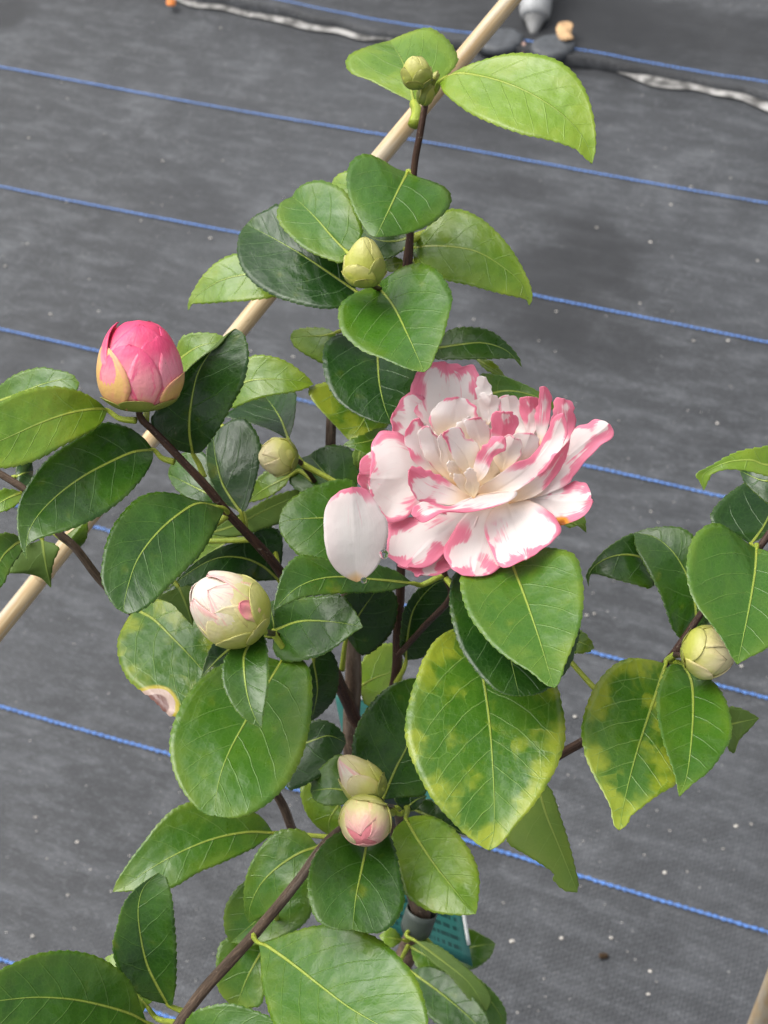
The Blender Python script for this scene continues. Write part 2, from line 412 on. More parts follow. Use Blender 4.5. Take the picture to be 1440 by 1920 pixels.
def mat_material(name, tone=1.0):
    """woven weed-control fabric: tapes, dusty streaks along the weft, soft-edged dark patches"""
    n = Nt(name)
    tc = n.node('ShaderNodeTexCoord', None, None, 3)     # object coordinates: x along the blue lines
    sx = n.t.nodes.new('ShaderNodeSeparateXYZ'); n.t.links.new(tc, sx.inputs[0]); x, y = sx.outputs[0], sx.outputs[1]
    warp = n.noise(tc, 9., 2.)
    wy = n.M('ADD', y, n.M('MULTIPLY', warp, .004))
    a = n.M('ABSOLUTE', n.M('SINE', n.M('MULTIPLY', x, math.pi / .0042))); b = n.M('ABSOLUTE', n.M('SINE', n.M('MULTIPLY', wy, math.pi / .0030)))
    ck = n.M('GREATER_THAN', n.M('SINE', n.M('MULTIPLY', n.M('ADD', x, 0.), math.pi / .0042)), 0.); ck2 = n.M('GREATER_THAN', n.M('SINE', n.M('MULTIPLY', wy, math.pi / .0030)), 0.)
    over = n.M('ABSOLUTE', n.M('SUBTRACT', ck, ck2))
    weave = n.M('ADD', n.M('MULTIPLY', over, b), n.M('MULTIPLY', n.M('SUBTRACT', 1., over), a))
    streak = n.noise(n.comb(n.M('MULTIPLY', x, 22.), n.M('MULTIPLY', y, 150.), 0.), 1., 5., .7)
    streak2 = n.noise(n.comb(n.M('MULTIPLY', x, 120.), n.M('MULTIPLY', y, 26.), 3.), 1., 3., .6)
    cloud = n.noise(tc, 2.2, 4., .6); dust = n.noise(tc, 5.5, 6., .68, .4)
    grain = n.noise(tc, 380., 2., .6)
    k = lambda *c: tuple(.76 * tone * q for q in c)
    c = n.mix(n.step(cloud, .36, .66), k(.034, .037, .041), k(.056, .060, .066))
    mid = n.noise(n.comb(n.M('MULTIPLY', x, 15.), n.M('MULTIPLY', y, 42.), 5.), 1., 6., .72)
    c = n.mix(n.M('MULTIPLY', n.step(mid, .42, .74), .62), c, k(.135, .143, .155))
    dash = n.noise(n.comb(n.M('MULTIPLY', x, 130.), n.M('MULTIPLY', y, 430.), 9.), 1., 2., .6)
    c = n.mix(n.M('MULTIPLY', n.step(dash, .52, .74), n.step(mid, .35, .65, .18, .55)), c, k(.19, .20, .215))
    c = n.mix(n.M('MULTIPLY', n.step(streak, .5, .8), .22), c, k(.15, .156, .166))
    c = n.mix(n.M('MULTIPLY', n.M('MULTIPLY', n.step(dust, .52, .74), n.step(streak, .35, .6, .35, 1.)), .55), c, k(.20, .21, .225))
    c = n.mix(n.step(streak2, .60, .8, 0., .28), c, k(.20, .205, .21))
    c = n.mix(n.step(weave, .0, .5, .42, 0.), c, (.014, .015, .017))
    c = n.mix(n.step(grain, .62, .74, 0., .35), c, k(.24, .24, .24))
    c = n.mix(n.step(n.noise(tc, 240., 1.), .765, .79, 0., .7), c, (.42, .41, .38))
    for (cx, cy, rx, ry, st_) in DARK_PATCHES:
        dd = n.V('MULTIPLY', n.V('SUBTRACT', tc, (cx, cy, 0.)), (1 / rx, 1 / ry, 0.))
        ln = n.node('ShaderNodeVectorMath', {'operation': 'LENGTH'}, {0: dd}, 1)
        c = n.mix(n.M('MULTIPLY', n.step(n.M('ADD', ln, n.M('MULTIPLY', n.M('SUBTRACT', dust, .5), 1.3)), .45, 1.0, 1., 0.), st_), c, (.011, .012, .014))
    h = n.M('ADD', n.M('MULTIPLY', weave, .6), n.M('MULTIPLY', streak, .8))
    nb = n.bump(h, .0009, .7)
    big = n.bump(n.noise(tc, 3.2, 3.), .02, .5); n.put(nb.node.inputs['Normal'], big)
    return n.bsdf(c, n.M('ADD', .42, n.M('MULTIPLY', dust, .3)), nb, spec=.4)

# ------------------------------------------------------------------ the setting: woven mat with blue marker lines
ca_, sa_ = math.cos(-LINE_YAW), math.sin(-LINE_YAW)
def to_local(P):                  # world ground point -> mat coordinates (x along the lines)
    return (P[0] * ca_ + P[1] * sa_, -P[0] * sa_ + P[1] * ca_)
def to_world(x, y, z=0.):
    return np.array([x * ca_ - y * sa_, x * sa_ + y * ca_, z])
DARK_PATCHES = []  # dark oval patches in the mat colour: centre, radii, strength
for (qx, qy, rx, ry, s_) in ((1060, 540, .13, .20, .75), (1080, 60, .25, .14, .8), (10, 30, .07, .07, .8), (960, 350, .10, .04, .5), (880, 250, .16, .08, .45),
                             (560, 75, .14, .07, .35), (1290, 60, .35, .1, .6), (350, 400, .12, .08, .3), (1120, 640, .12, .07, .5), (60, 700, .1, .1, .35)):
    a = to_local(on_ground(qx, qy)); DARK_PATCHES.append((a[0], a[1], rx, ry, s_))
M_MAT = mat_material('woven_mat')
M_MAT2 = mat_material('woven_mat_overlap', .78)
# main sheet
big = 60.0
mat_o = bpy.data.objects.new('ground', bpy.data.meshes.new('ground')); COL.objects.link(mat_o)
mat_o.data.from_pydata([(-big, -big, 0), (big, -big, 0), (big, big, 0), (-big, big, 0)], [], [(0, 1, 2, 3)]); mat_o.data.materials.append(M_MAT)
mat_o.rotation_euler = (0, 0, -LINE_YAW); tag(mat_o, kind='structure')
# overlapping second sheet at the far side, with a rumpled edge
edge_pts = [to_local(on_ground(qx, qy)) for qx, qy in ((-400, -135), (330, 2), (500, 32), (700, 74), (900, 100), (1130, 134), (1300, 166), (1450, 196), (1900, 290))]
ex = np.linspace(-7, 9, 740)
ep = np.array(sorted(edge_pts)); ey = np.interp(ex, ep[:, 0], ep[:, 1])
ey = ey + .006 * wobble(ex * 9, ex * 0, 3) + .003 * wobble(ex * 40, ex * 0, 4)
depths = np.array([0, .004, .012, .03, .06, .1, .16, .25, .4, .7, 1.5, 4.0, 14.0])
V = []; SH = []
for j, dd in enumerate(depths):
    lift = (.004 + .010 * math.exp(-(dd / .05) ** 2) * (0 if j == 0 else 1))
    zz = lift + (.004 * wobble(ex * 11 + dd * 9, ex * 0 + dd * 14, 8) + .003) * math.exp(-dd) * (0 if j == 0 else 1) * 1.0
    if j == 0: zz = np.full(len(ex), .002)
    zz = np.maximum(zz, .002)
    SH.append(zz)
    V.append(np.stack([ex, ey + dd, zz], 1))
V = np.stack(V)                                  # depth x along
sheet = bpy.data.objects.new('ground', bpy.data.meshes.new('ground_overlap')); COL.objects.link(sheet)
sheet.data.from_pydata(V.reshape(-1, 3).tolist(), [], grid_faces(len(depths), len(ex))); sheet.data.materials.append(M_MAT2)
sheet.data.polygons.foreach_set('use_smooth', np.ones(len(sheet.data.polygons), bool))
sheet.rotation_euler = (0, 0, -LINE_YAW); tag(sheet, kind='structure')
# pale frayed selvedge of the lower sheet showing in front of the overlap
M_FRAY = plain('frayed_edge', (.23, .225, .215), .85, .2, .35, 45., .003)
def fray(x0, x1, wmax, seed):
    xs = np.linspace(x0, x1, 160); yy = np.interp(xs, ex, ey)
    w = wmax * np.clip(np.minimum(xs - x0, x1 - xs) / .08, .05, 1) * (.55 + .5 * np.clip(wobble(xs * 17, xs * 0, seed) + .5, 0, 1.2))
    rows = []
    for t_ in (0, .25, .6, 1.0):
        rows.append(np.stack([xs, yy + .006 - w * t_, .0035 + .0016 * math.sin(math.pi * min(1, t_ + .15)) * (1 + .5 * wobble(xs * 60, xs * 0 + t_ * 3, seed + 2))], 1))
    G = np.stack(rows); me = bpy.data.meshes.new('frayed_edge'); o = bpy.data.objects.new('frayed_edge', me); COL.objects.link(o)
    me.from_pydata(G.reshape(-1, 3).tolist(), [], grid_faces(4, len(xs), 0, True)); me.materials.append(M_FRAY); o.parent = mat_o
e0 = to_local(on_ground(290, -8))[0]; e1 = to_local(on_ground(770, 84))[0]; e2 = to_local(on_ground(1125, 132))[0]; e3 = to_local(on_ground(1560, 220))[0]
fray(e0, e1, .030, 21); fray(e2, e3, .030, 25)

# blue marker lines: rows of raised woven stitches
nb = Nt('blue_tape'); tcb = nb.node('ShaderNodeTexCoord', None, None, 3)
fb = nb.noise(tcb, 300., 3.); fb2 = nb.noise(tcb, 7., 3.)
cb = nb.mix(nb.step(fb, .3, .7), (.055, .14, .38), (.12, .26, .62)); cb = nb.mix(nb.step(fb2, .45, .75, 0., .45), cb, (.10, .16, .30))
M_BLUE = nb.bsdf(cb, .45, None, spec=.4)
def blue_line(k, z0, parent, follow=False):
    y0 = (LINE_OFF - k) * LINE_D
    V, F = [], []
    per = .0078
    xs = np.arange(-4.5, 6.5, per)
    for i, x in enumerate(xs):
        jx, jy = rng.uniform(-.0005, .0005), rng.uniform(-.0004, .0004) + .004 * math.sin(x * 2.3 + k * 1.7) + .0015 * math.sin(x * 9 + k)
        if follow:
            dd = y0 - np.interp(x, ex, ey); hz = np.array([np.interp(x, ex, q) for q in SH]); z0 = float(np.interp(dd, depths, hz)) + .0015
        b = len(V); l, w, h = .0030, .0023, .0013
        for (a, c_) in ((-1, 0), (-.55, -.85), (.55, -.85), (1, 0), (.55, .85), (-.55, .85)):
            V.append((x + jx + a * l, y0 + jy + c_ * w, z0))
        for (a, c_) in ((-.6, 0), (.6, 0)): V.append((x + jx + a * l * .9, y0 + jy + c_ * w, z0 + h))
        for f in ((0, 1, 6), (1, 2, 7, 6), (2, 3, 7), (3, 4, 7), (4, 5, 6, 7), (5, 0, 6)): F.append(tuple(b + q for q in f))
        b = len(V)          # the flat tape dipping under the weft between two stitches
        x2 = xs[i + 1] if i + 1 < len(xs) else x + per
        y2 = y0 + .004 * math.sin(x2 * 2.3 + k * 1.7) + .0015 * math.sin(x2 * 9 + k); y1 = y0 + .004 * math.sin(x * 2.3 + k * 1.7) + .0015 * math.sin(x * 9 + k)
        V += [(x, y1 - .0010, z0 + .0002), (x2, y2 - .0010, z0 + .0002), (x2, y2 + .0010, z0 + .0002), (x, y1 + .0010, z0 + .0002)]
        F.append((b, b + 1, b + 2, b + 3))
    me = bpy.data.meshes.new('blue_line'); o = bpy.data.objects.new('blue_line', me); COL.objects.link(o)
    me.from_pydata(V, [], F); me.materials.append(M_BLUE); o.parent = parent; tag(o, kind='stuff')
for k in range(1, 13): blue_line(k, .0025, mat_o)
blue_line(0, .0115, sheet, True); blue_line(-1, .008, sheet, True); blue_line(-2, .008, sheet, True); blue_line(-3, .008, sheet, True); blue_line(-4, .008, sheet, True)

# pale grit scattered over the mat
M_GRIT = plain('grit', (.50, .47, .42), .7, .3, .25, 300.)
V, F = [], []
ico_v = [(0, 0, 1), (.9, 0, .2), (.3, .85, .2), (-.7, .5, .2), (-.7, -.5, .2), (.3, -.85, .2), (0, 0, -.4)]
ico_f = [(0, 1, 2), (0, 2, 3), (0, 3, 4), (0, 4, 5), (0, 5, 1), (6, 2, 1), (6, 3, 2), (6, 4, 3), (6, 5, 4), (6, 1, 5)]
spots = [(1258, 385), (1370, 335), (1295, 352), (1220, 455), (1118, 428), (1043, 585), (888, 600), (1200, 570), (1100, 1155), (1115, 1152), (1380, 1550), (1408, 1546), (1355, 1592), (1246, 1637), (1352, 1722),
         (960, 1766), (1053, 1760), (1146, 1760), (1219, 1822), (1215, 1865), (125, 380), (52, 458), (55, 260), (305, 303), (414, 54), (67, 1533), (128, 1679), (62, 1756), (145, 1580), (95, 590), (10, 500),
         (265, 415), (395, 448), (1345, 795), (1160, 790), (1078, 1345), (1125, 1320), (1012, 1250), (470, 660), (550, 670), (185, 585), (150, 730), (1390, 1250), (1420, 490), (1010, 640), (1300, 640), (1365, 640)]
for i in range(260):
    spots.append((rng.uniform(-60, 1500), rng.uniform(150, 1990)))
for i, (qx, qy) in enumerate(spots):
    P = on_ground(qx, qy); r = rng.uniform(.0017, .0030) if i < 47 else rng.uniform(.0005, .0014)
    b = len(V); an = rng.uniform(0, 6.28)
    for (vx, vy, vz) in ico_v:
        jj = rng.uniform(.75, 1.2)
        V.append((P[0] + r * jj * (vx * math.cos(an) - vy * math.sin(an)), P[1] + r * jj * (vx * math.sin(an) + vy * math.cos(an)) * .8, .0005 + r * .3 + r * .7 * vz))
    F += [tuple(b + q for q in f) for f in ico_f]
grit = link('grit', V, F, M_GRIT, None, (0, 0, 0), smooth=False); tag(grit, 'small pale grains of grit scattered over the dark woven mat', 'grit', kind='stuff')

# ------------------------------------------------------------------ things lying at the far overlap of the mat
M_RUB = plain('dark_stone', (.055, .060, .066), .5, .4, .12, 90., .001)
def pad(qx, qy, rx, ry, h, label):
    P = on_ground(qx, qy, .012); n, m = 9, 36
    V = []; z0 = .012
    prof = [(1.0, 0), (1.05, .3), (1.0, .72), (.9, .95), (.7, 1.0), (.45, .97), (.2, .94)]
    for (r, z) in prof:
        for j in range(m):
            a = 2 * math.pi * j / m; k = 1 + .05 * math.sin(2 * a + .6) + .03 * math.sin(3 * a)
            V.append((P[0] + rx * r * k * math.cos(a), P[1] + ry * r * k * math.sin(a), z0 + h * z))
    F = []
    for i in range(len(prof) - 1):
        for j in range(m): F.append((i * m + j, i * m + (j + 1) % m, (i + 1) * m + (j + 1) % m, (i + 1) * m + j))
    F.append(tuple((len(prof) - 1) * m + j for j in range(m))); F.append(tuple(range(m))[::-1])
    o = link('flat_stone', V, F, M_RUB, None, (P[0], P[1], z0)); tag(o, label, 'stone')
pad(1036, 96, .034, .030, .014, 'flat dark oval stone under the tan dry leaf on the mat edge')
pad(938, 84, .036, .030, .013, 'flat dark oval stone half hidden behind the long bamboo cane')
# grey tapered stake
M_STK = plain('grey_plastic', (.34, .345, .345), .55, .4, .12, 30., .001); M_STK2 = plain('grey_tip', (.24, .24, .235), .6, .3, .1, 40.)
Pb = on_ground(1000, 66, .006); axis = np.array([.16, .80, .42]); axis /= np.linalg.norm(axis)
stk = empty('ground_stake', Pb); WORLD_LOC[stk.name] = Pb
tube('tip', [Pb, Pb + axis * .018, Pb + axis * .030], [.005, .0125, .0175], M_STK2, stk, 20, 12)
tube('shaft', [Pb + axis * .030, Pb + axis * .036, Pb + axis * .07, Pb + axis * .12, Pb + axis * .26], [.019, .0245, .0265, .0285, .0300], M_STK, stk, 24, 30)
tag(stk, 'grey tapered plastic stake pushed into the overlap of the dark mat', 'stake')
# dry leaf, orange scrap, pinkish pebble
def scrap(name, pts, h, mat, z0, label, cat, curl=.006):
    W = np.array([on_ground(a, b, z0) for a, b in pts]); c = W.mean(0); n = 40
    ring = curve(np.vstack([W, W[:1]]), n + 1)[:-1]
    V = [c + np.array([0, 0, h])]
    for f in (.35, .7, 1.0):
        for i, p in enumerate(ring): V.append(c + (p - c) * f + np.array([0, 0, h * (1 - f) + curl * f * f * (.5 + .5 * math.sin(i * .5))]))
    F = [(0, 1 + i, 1 + (i + 1) % n) for i in range(n)]
    for k in range(2):
        for i in range(n): F.append((1 + k * n + i, 1 + (k + 1) * n + i, 1 + (k + 1) * n + (i + 1) % n, 1 + k * n + (i + 1) % n))
    V = np.array(V); k = len(V)
    V = np.vstack([V, V - np.array([0, 0, .0015])]); F = F + [tuple(q + k for q in f[::-1]) for f in F]
    for i in range(n):
        a = 1 + 2 * n + i; b = 1 + 2 * n + (i + 1) % n; F.append((a, a + k, b + k, b))
    o = link(name, V, F, mat, None, c); tag(o, label, cat)
scrap('dry_leaf', [(1042, 58), (1052, 44), (1066, 40), (1074, 52), (1071, 62), (1076, 74), (1062, 80), (1048, 72)], .006, plain('dry_leaf', (.42, .27, .14), .7, .3, .15, 60., .001), .026, 'curled tan dry leaf lying on a flat dark stone', 'dry leaf')
scrap('petal_scrap', [(312, 2), (320, -4), (328, 0), (329, 8), (321, 12), (313, 9)], .008, plain('orange_scrap', (.62, .20, .05), .6, .3, .1, 60.), .013, 'tiny bright orange plant scrap on the pale frayed mat edge', 'scrap', .002)
scrap('pebble', [(972, 84), (981, 78), (990, 86), (988, 97), (978, 99)], .010, plain('pink_pebble', (.36, .24, .20), .8, .2, .3, 120.), .012, 'small pinkish pebble between the two flat dark stones', 'pebble', .001)
scrap('soil_crumb', [(1122, 1790), (1130, 1786), (1140, 1790), (1138, 1796), (1126, 1797)], .003, plain('soil_crumb', (.045, .028, .015), .9, .2, .2, 200.), .003, 'small brown crumb of soil on the bare mat', 'soil crumb', .001)

# ------------------------------------------------------------------ bamboo canes
nc = Nt('bamboo'); cmv, aa, yy_, _ = nc.attr('cm')
Pc = nc.comb(nc.M('MULTIPLY', nc.M('SINE', aa), 1.5), nc.M('MULTIPLY', yy_, .12), nc.M('MULTIPLY', nc.M('COSINE', aa), 1.5))
fc = nc.noise(Pc, 1.6, 4., .6); fc2 = nc.noise(nc.comb(nc.M('MULTIPLY', nc.M('SINE', aa), .5), nc.M('MULTIPLY', yy_, .2), nc.M('COSINE', aa)), .8, 3.)
cc_ = nc.mix(nc.step(fc, .35, .7), (.44, .30, .15), (.60, .47, .28)); cc_ = nc.mix(nc.step(fc2, .48, .68, 0., .75), cc_, (.50, .45, .36))
cc_ = nc.mix(nc.step(nc.noise(nc.comb(nc.M('SINE', aa), nc.M('MULTIPLY', yy_, .6), nc.M('COSINE', aa)), 2.2, 2.), .66, .74, 0., .5), cc_, (.20, .13, .07))
M_CANE = nc.bsdf(cc_, .42, nc.bump(fc, .0003, .5), spec=.4)
def cane(A, B, ra, rb, label, nodes):
    A, B = np.asarray(A), np.asarray(B); L = np.linalg.norm(B - A)
    ts = sorted(set([0, 1] + [round(k / 80, 4) for k in range(81)])); P, R = [], []
    e = empty('bamboo_cane', A); WORLD_LOC[e.name] = A
    for t_ in ts: P.append(A + (B - A) * t_ + np.array([0, 0, .002 * math.sin(t_ * 17)])); R.append(ra + (rb - ra) * t_)
    tube('culm', P, R, M_CANE, e, 20, 160)
    for t_ in nodes:
        c = A + (B - A) * t_ + np.array([0, 0, .002 * math.sin(t_ * 17)]); d = (B - A) / L; r = ra + (rb - ra) * t_
        tube('node', [c - d * .004, c - d * .0015, c, c + d * .0015, c + d * .004], [r * 1.005, r * 1.10, r * 1.03, r * 1.10, r * 1.004], M_CANE, e, 20, 14)
    tag(e, label, 'cane')
c1 = unproj(0, 1173, .90); c2 = unproj(958, 0, .80)
dirn = c2 - c1
foot = c1 - dirn * ((c1[2] + .03) / dirn[2]); top = c2 + dirn * .35
Lc = np.linalg.norm(top - foot)
r_at = lambda P, w, z: w * z / FPX / 2
t1 = np.linalg.norm(c1 - foot) / Lc; t2 = np.linalg.norm(c2 - foot) / Lc
r1, r2 = 41 * .90 / FPX / 2, 34 * .80 / FPX / 2
sl = (r2 - r1) / (t2 - t1)
cane(foot, top, r1 - sl * .25 * t1, r2 + sl * (1 - t2) * .6, 'long slim bamboo cane slanting behind the camellia across the mat', (.12, .25, .37, .985 * t1 + .14 * (t2 - t1), t1 + .62 * (t2 - t1) + .02, .96))
q1 = unproj(1436, 1900, 1.10); q0 = on_ground(1362, 2080, -.02)
cane(q0, q1 + (q1 - q0) * .9, .0100, .0088, 'short pale bamboo cane end beyond the bare corner of mat', (.3, .8))

# ------------------------------------------------------------------ pot (below the frame) and the camellia
TB = unproj(748, 1895, .93)
pc = np.array([TB[0], TB[1] - .045, 0.0])
pot = empty('plant_pot', pc); WORLD_LOC[pot.name] = pc
def lathe(name, prof, mat, parent, c, m=48):
    V = []; F = []
    for (r, z) in prof:
        for j in range(m): V.append((c[0] + r * math.cos(2 * math.pi * j / m), c[1] + r * math.sin(2 * math.pi * j / m), c[2] + z))
    for i in range(len(prof) - 1):
        for j in range(m): F.append((i * m + j, i * m + (j + 1) % m, (i + 1) * m + (j + 1) % m, (i + 1) * m + j))
    F.append(tuple(range(m))[::-1]); F.append(tuple((len(prof) - 1) * m + j for j in range(m)))
    return link(name, V, F, mat, parent, c)
M_POT = plain('black_plastic', (.02, .02, .021), .45, .4, .1, 20.); M_SOIL = plain('soil', (.030, .020, .013), .95, .1, .4, 160., .004)
lathe('body', [(.078, .003), (.080, .006), (.092, .175), (.099, .176), (.100, .196), (.096, .198), (.094, .18), (.088, .165), (.0875, .164)], M_POT, pot, pc)
lathe('soil', [(.0865, .150), (.086, .166), (.05, .170), (.02, .172)], M_SOIL, pot, pc)
tag(pot, 'black plastic pot holding the camellia', 'pot')

root_loc = pc + np.array([0, 0, .172])
plant = empty('camellia_plant', root_loc); WORLD_LOC[plant.name] = root_loc
tag(plant, 'potted camellia shrub with glossy green leaves, buds and one pink-edged white bloom', 'shrub')
M_BARK = bark_material('bark', (.055, .036, .024), (.13, .088, .058), (.17, .13, .10))
M_TWIG = bark_material('young_bark', (.030, .014, .010), (.072, .034, .020), (.10, .055, .034), .5)
M_PET = bark_material('petiole', (.24, .30, .03), (.36, .40, .045), (.20, .28, .03), .42)

BR = []                       # sampled branch points for petioles to reach
def branch(pts, mat, name='branch', sides=12, bump=.06, extra0=None):
    P = [unproj(x, y, z) for x, y, z, w in pts]; R = [w * z / FPX / 2 for x, y, z, w in pts]
    if extra0: P = list(extra0[0]) + P; R = list(extra0[1]) + R
    BR.append(curve(P, 120))
    return tube(name, P, R, mat, plant, sides, len(P) * 12, bump, seed=len(BR))
branch([(748, 1895, .93, 42), (766, 1780, .90, 40), (790, 1710, .885, 38), (742, 1590, .85, 36), (672, 1440, .81, 33), (658, 1390, .80, 32), (662, 1237, .775, 30), (645, 1050, .755, 24), (622, 880, .735, 20), (621, 775, .725, 18)],
       M_BARK, 'trunk', 14, .09, ([root_loc - np.array([0, 0, .02]), root_loc + np.array([.004, .01, .09])], [.0105, .009]))
branch([(668, 1395, .80, 24), (664, 1345, .79, 26), (606, 1222, .745, 24), (528, 1076, .69, 19), (430, 965, .665, 17), (380, 905, .655, 16), (292, 812, .642, 14), (265, 785, .638, 14), (260, 764, .634, 12)], M_TWIG, 'branch')
branch([(690, 1372, .795, 20), (738, 1290, .765, 20), (746, 1180, .745, 18), (752, 1060, .735, 17), (752, 800, .715, 17), (752, 640, .70, 18), (764, 498, .685, 19), (769, 440, .68, 15), (776, 320, .668, 13), (788, 250, .660, 13), (797, 196, .655, 13)], M_TWIG, 'branch')
branch([(745, 1230, .752, 12), (800, 1170, .71, 12), (846, 1118, .672, 13), (832, 1070, .655, 13), (842, 1000, .643, 14)], M_TWIG, 'branch')
branch([(740, 1585, .85, 20), (860, 1530, .78, 18), (960, 1470, .725, 18), (1055, 1412, .68, 18), (1110, 1378, .668, 17), (1190, 1300, .650, 16), (1255, 1236, .640, 15), (1330, 1130, .638, 13), (1424, 1026, .635, 14), (1475, 945, .635, 13)], M_TWIG, 'branch')
branch([(748, 1600, .852, 20), (752, 1545, .80, 20), (738, 1518, .735, 18), (690, 1528, .70, 19), (620, 1572, .685, 18), (560, 1650, .67, 19), (470, 1760, .655, 21), (392, 1845, .643, 22), (345, 1905, .636, 20), (310, 1960, .63, 19)], M_BARK, 'branch')
branch([(770, 1650, .868, 20), (640, 1610, .825, 19), (560, 1572, .79, 18), (523, 1497, .77, 17), (420, 1340, .735, 15), (300, 1200, .705, 15), (245, 1146, .69, 15), (190, 1090, .678, 16), (140, 1025, .668, 16), (108, 997, .664, 16), (70, 945, .662, 14), (38, 912, .66, 14), (-40, 865, .66, 13)], M_BARK, 'branch')
branch([(585, 1182, .735, 10), (540, 1192, .68, 10), (512, 1188, .64, 11), (494, 1184, .612, 12)], M_TWIG, 'twig')
branch([(640, 1000, .75, 9), (600, 920, .72, 9), (566, 870, .693, 10), (548, 862, .685, 11)], M_TWIG, 'twig')
branch([(766, 500, .687, 9), (730, 545, .665, 9), (692, 532, .637, 11)], M_TWIG, 'twig')
branch([(744, 1517, .735, 14), (722, 1515, .68, 12), (712, 1500, .655, 11)], M_TWIG, 'twig')
branch([(1262, 1228, .64, 11), (1278, 1228, .618, 11)], M_TWIG, 'twig')
BRP = np.vstack(BR)

# ------------------------------------------------------------------ leaves
LT = leaf_material('leaf_upper'); LU = leaf_material('leaf_underside', True)
STY = {'d': (.05, .10, .0), 'D': (.12, .24, .0), 'g': (.28, .42, .06), 'G': (.45, .52, .15), 'l': (.55, .76, .22), 'L': (.7, .92, .35), 'y': (.9, .52, 1.0), 'o': (.2, .30, .1)}
def leaf(style, crop, zb, zt, base, tip, mid, L, R, pet=None, petr=1., **kw):
    par = STY[style]
    o, B, G = blade('leaf', LT, crop, zb, zt, base, tip, mid, L, R, plant, par=par, **kw)
    n = len(o.data.polygons); o.data.materials.clear(); o.data.materials.append(LT); o.data.materials.append(LU)
    k = (110 - 1) * (2 * len(SCOL) - 2)
    mi = np.zeros(n, np.int32); mi[k:2 * k] = 1
    o.data.polygons.foreach_set('material_index', mi)
    m = len(SCOL) - 1
    d0 = B - G[12, m]; d0 /= np.linalg.norm(d0)
    inner = G[7, m] - (G[7, m] - B) * 0
    if pet is not None:
        path = [unproj(*px(crop, [(a, b)])[0], z) for a, b, z in pet]
    else:
        D = np.linalg.norm(BRP - B, axis=1); j = int(D.argmin()); Q = BRP[j]
        if D[j] > .09: path = None
        else: path = [B + d0 * min(.008, D[j] * .4) * 1.0, Q] if D[j] < .03 else [B + d0 * .010, (B + d0 * .014) * .45 + Q * .55, Q]
    if path is not None:
        back = (G[4, m] - CAM); back /= np.linalg.norm(back)
        pts = [G[6, m] + back * .0008, B + back * .0005] + path
        tube('petiole', pts, [.0005, .00095 * petr] + [.0012 * petr] * (len(path) - 1) + [.0015 * petr], M_PET, o, 8, 18)
    return o
# --- top shoot
leaf('l', 'a4', .672, .705, (432, 452), (303, 128), [(412, 360), (368, 225)], [(330, 398), (200, 332), (115, 300), (80, 250), (105, 198), (190, 160)], [(520, 388), (600, 312), (652, 250), (655, 205), (620, 140), (560, 86), (500, 62), (400, 88)], pet=[(448, 500, .665), (436, 565, .662)], petr=2.1, arch=.006, fold=.003)
leaf('L', 'a4', .640, .600, (565, 345), (1358, 768), [(620, 304), (700, 297), (850, 327), (1000, 383), (1130, 457), (1220, 527), (1290, 602), (1340, 690)], [(640, 290), (760, 240), (900, 202), (1020, 196), (1150, 220), (1250, 285), (1320, 385), (1355, 490), (1372, 600), (1372, 700)], [(590, 400), (680, 472), (760, 520), (850, 560), (1000, 612), (1150, 645), (1270, 688), (1325, 738)], pet=[(548, 385, .648), (500, 440, .654)], arch=.006)
# --- upper cluster
leaf('g', 'a5', .668, .632, (898, 112), (772, 370), [(862, 180), (820, 270)], [(850, 95), (800, 65), (745, 42), (700, 50), (668, 85), (657, 150), (668, 210), (690, 270), (720, 320), (748, 358)], [(940, 130), (1000, 150), (1050, 175), (1070, 215), (1055, 260), (1000, 310), (940, 340), (860, 362)], arch=.006, fold=.004)
leaf('l', 'a5', .685, .70, (820, 260), (597, 152), [(740, 200), (660, 165)], [(740, 285), (660, 245), (610, 190)], [(770, 180), (700, 112), (655, 110), (620, 125)], fold=.003)
leaf('G', 'a5', .655, .685, (655, 428), (440, 208), [(600, 370), (540, 300), (480, 240)], [(690, 400), (718, 350), (700, 280), (665, 210), (630, 175), (560, 147), (500, 155), (460, 180)], [(640, 470), (580, 455), (500, 420), (440, 370), (395, 320), (382, 275), (398, 232)], arch=.004)
leaf('d', 'a5', .668, .70, (692, 585), (258, 318), [(600, 520), (480, 440), (380, 382)], [(690, 530), (640, 470), (560, 430), (470, 370), (410, 310), (385, 242), (340, 262), (295, 285)], [(660, 635), (600, 652), (520, 646), (440, 626), (380, 606), (300, 560), (245, 500), (225, 440), (225, 390), (238, 345)])
leaf('l', 'a5', .706, .722, (420, 560), (26, 660), [(330, 515), (240, 520), (150, 545), (65, 600)], [(370, 480), (300, 450), (220, 437), (150, 465), (90, 520), (50, 580), (28, 630)], [(390, 600), (280, 618), (180, 625), (90, 632), (45, 634)], tipcurl=-.004)
leaf('l', 'a5', .690, .675, (915, 414), (1382, 642), [(980, 405), (1080, 408), (1180, 430), (1280, 490), (1350, 555)], [(940, 370), (1000, 310), (1060, 262), (1130, 268), (1200, 305), (1270, 370), (1330, 450), (1380, 550), (1393, 612)], [(940, 490), (1040, 535), (1150, 560), (1260, 590), (1340, 608), (1370, 618)], arch=.005)
leaf('g', 'a5', .655, .605, (772, 558), (965, 905), [(840, 640), (900, 760), (940, 850)], [(720, 578), (660, 610), (628, 650), (628, 710), (650, 760), (720, 820), (800, 850), (880, 885), (930, 900)], [(810, 532), (880, 490), (950, 476), (1010, 500), (1050, 550), (1074, 610), (1060, 680), (1040, 760), (1010, 830), (990, 880)], arch=.004, fold=-.003)
leaf('D', 'a5', .700, .715, (905, 370), (700, 335), [(850, 385), (780, 380)], [(860, 350), (790, 345), (735, 335)], [(890, 410), (850, 440), (800, 458), (750, 440), (715, 390)])
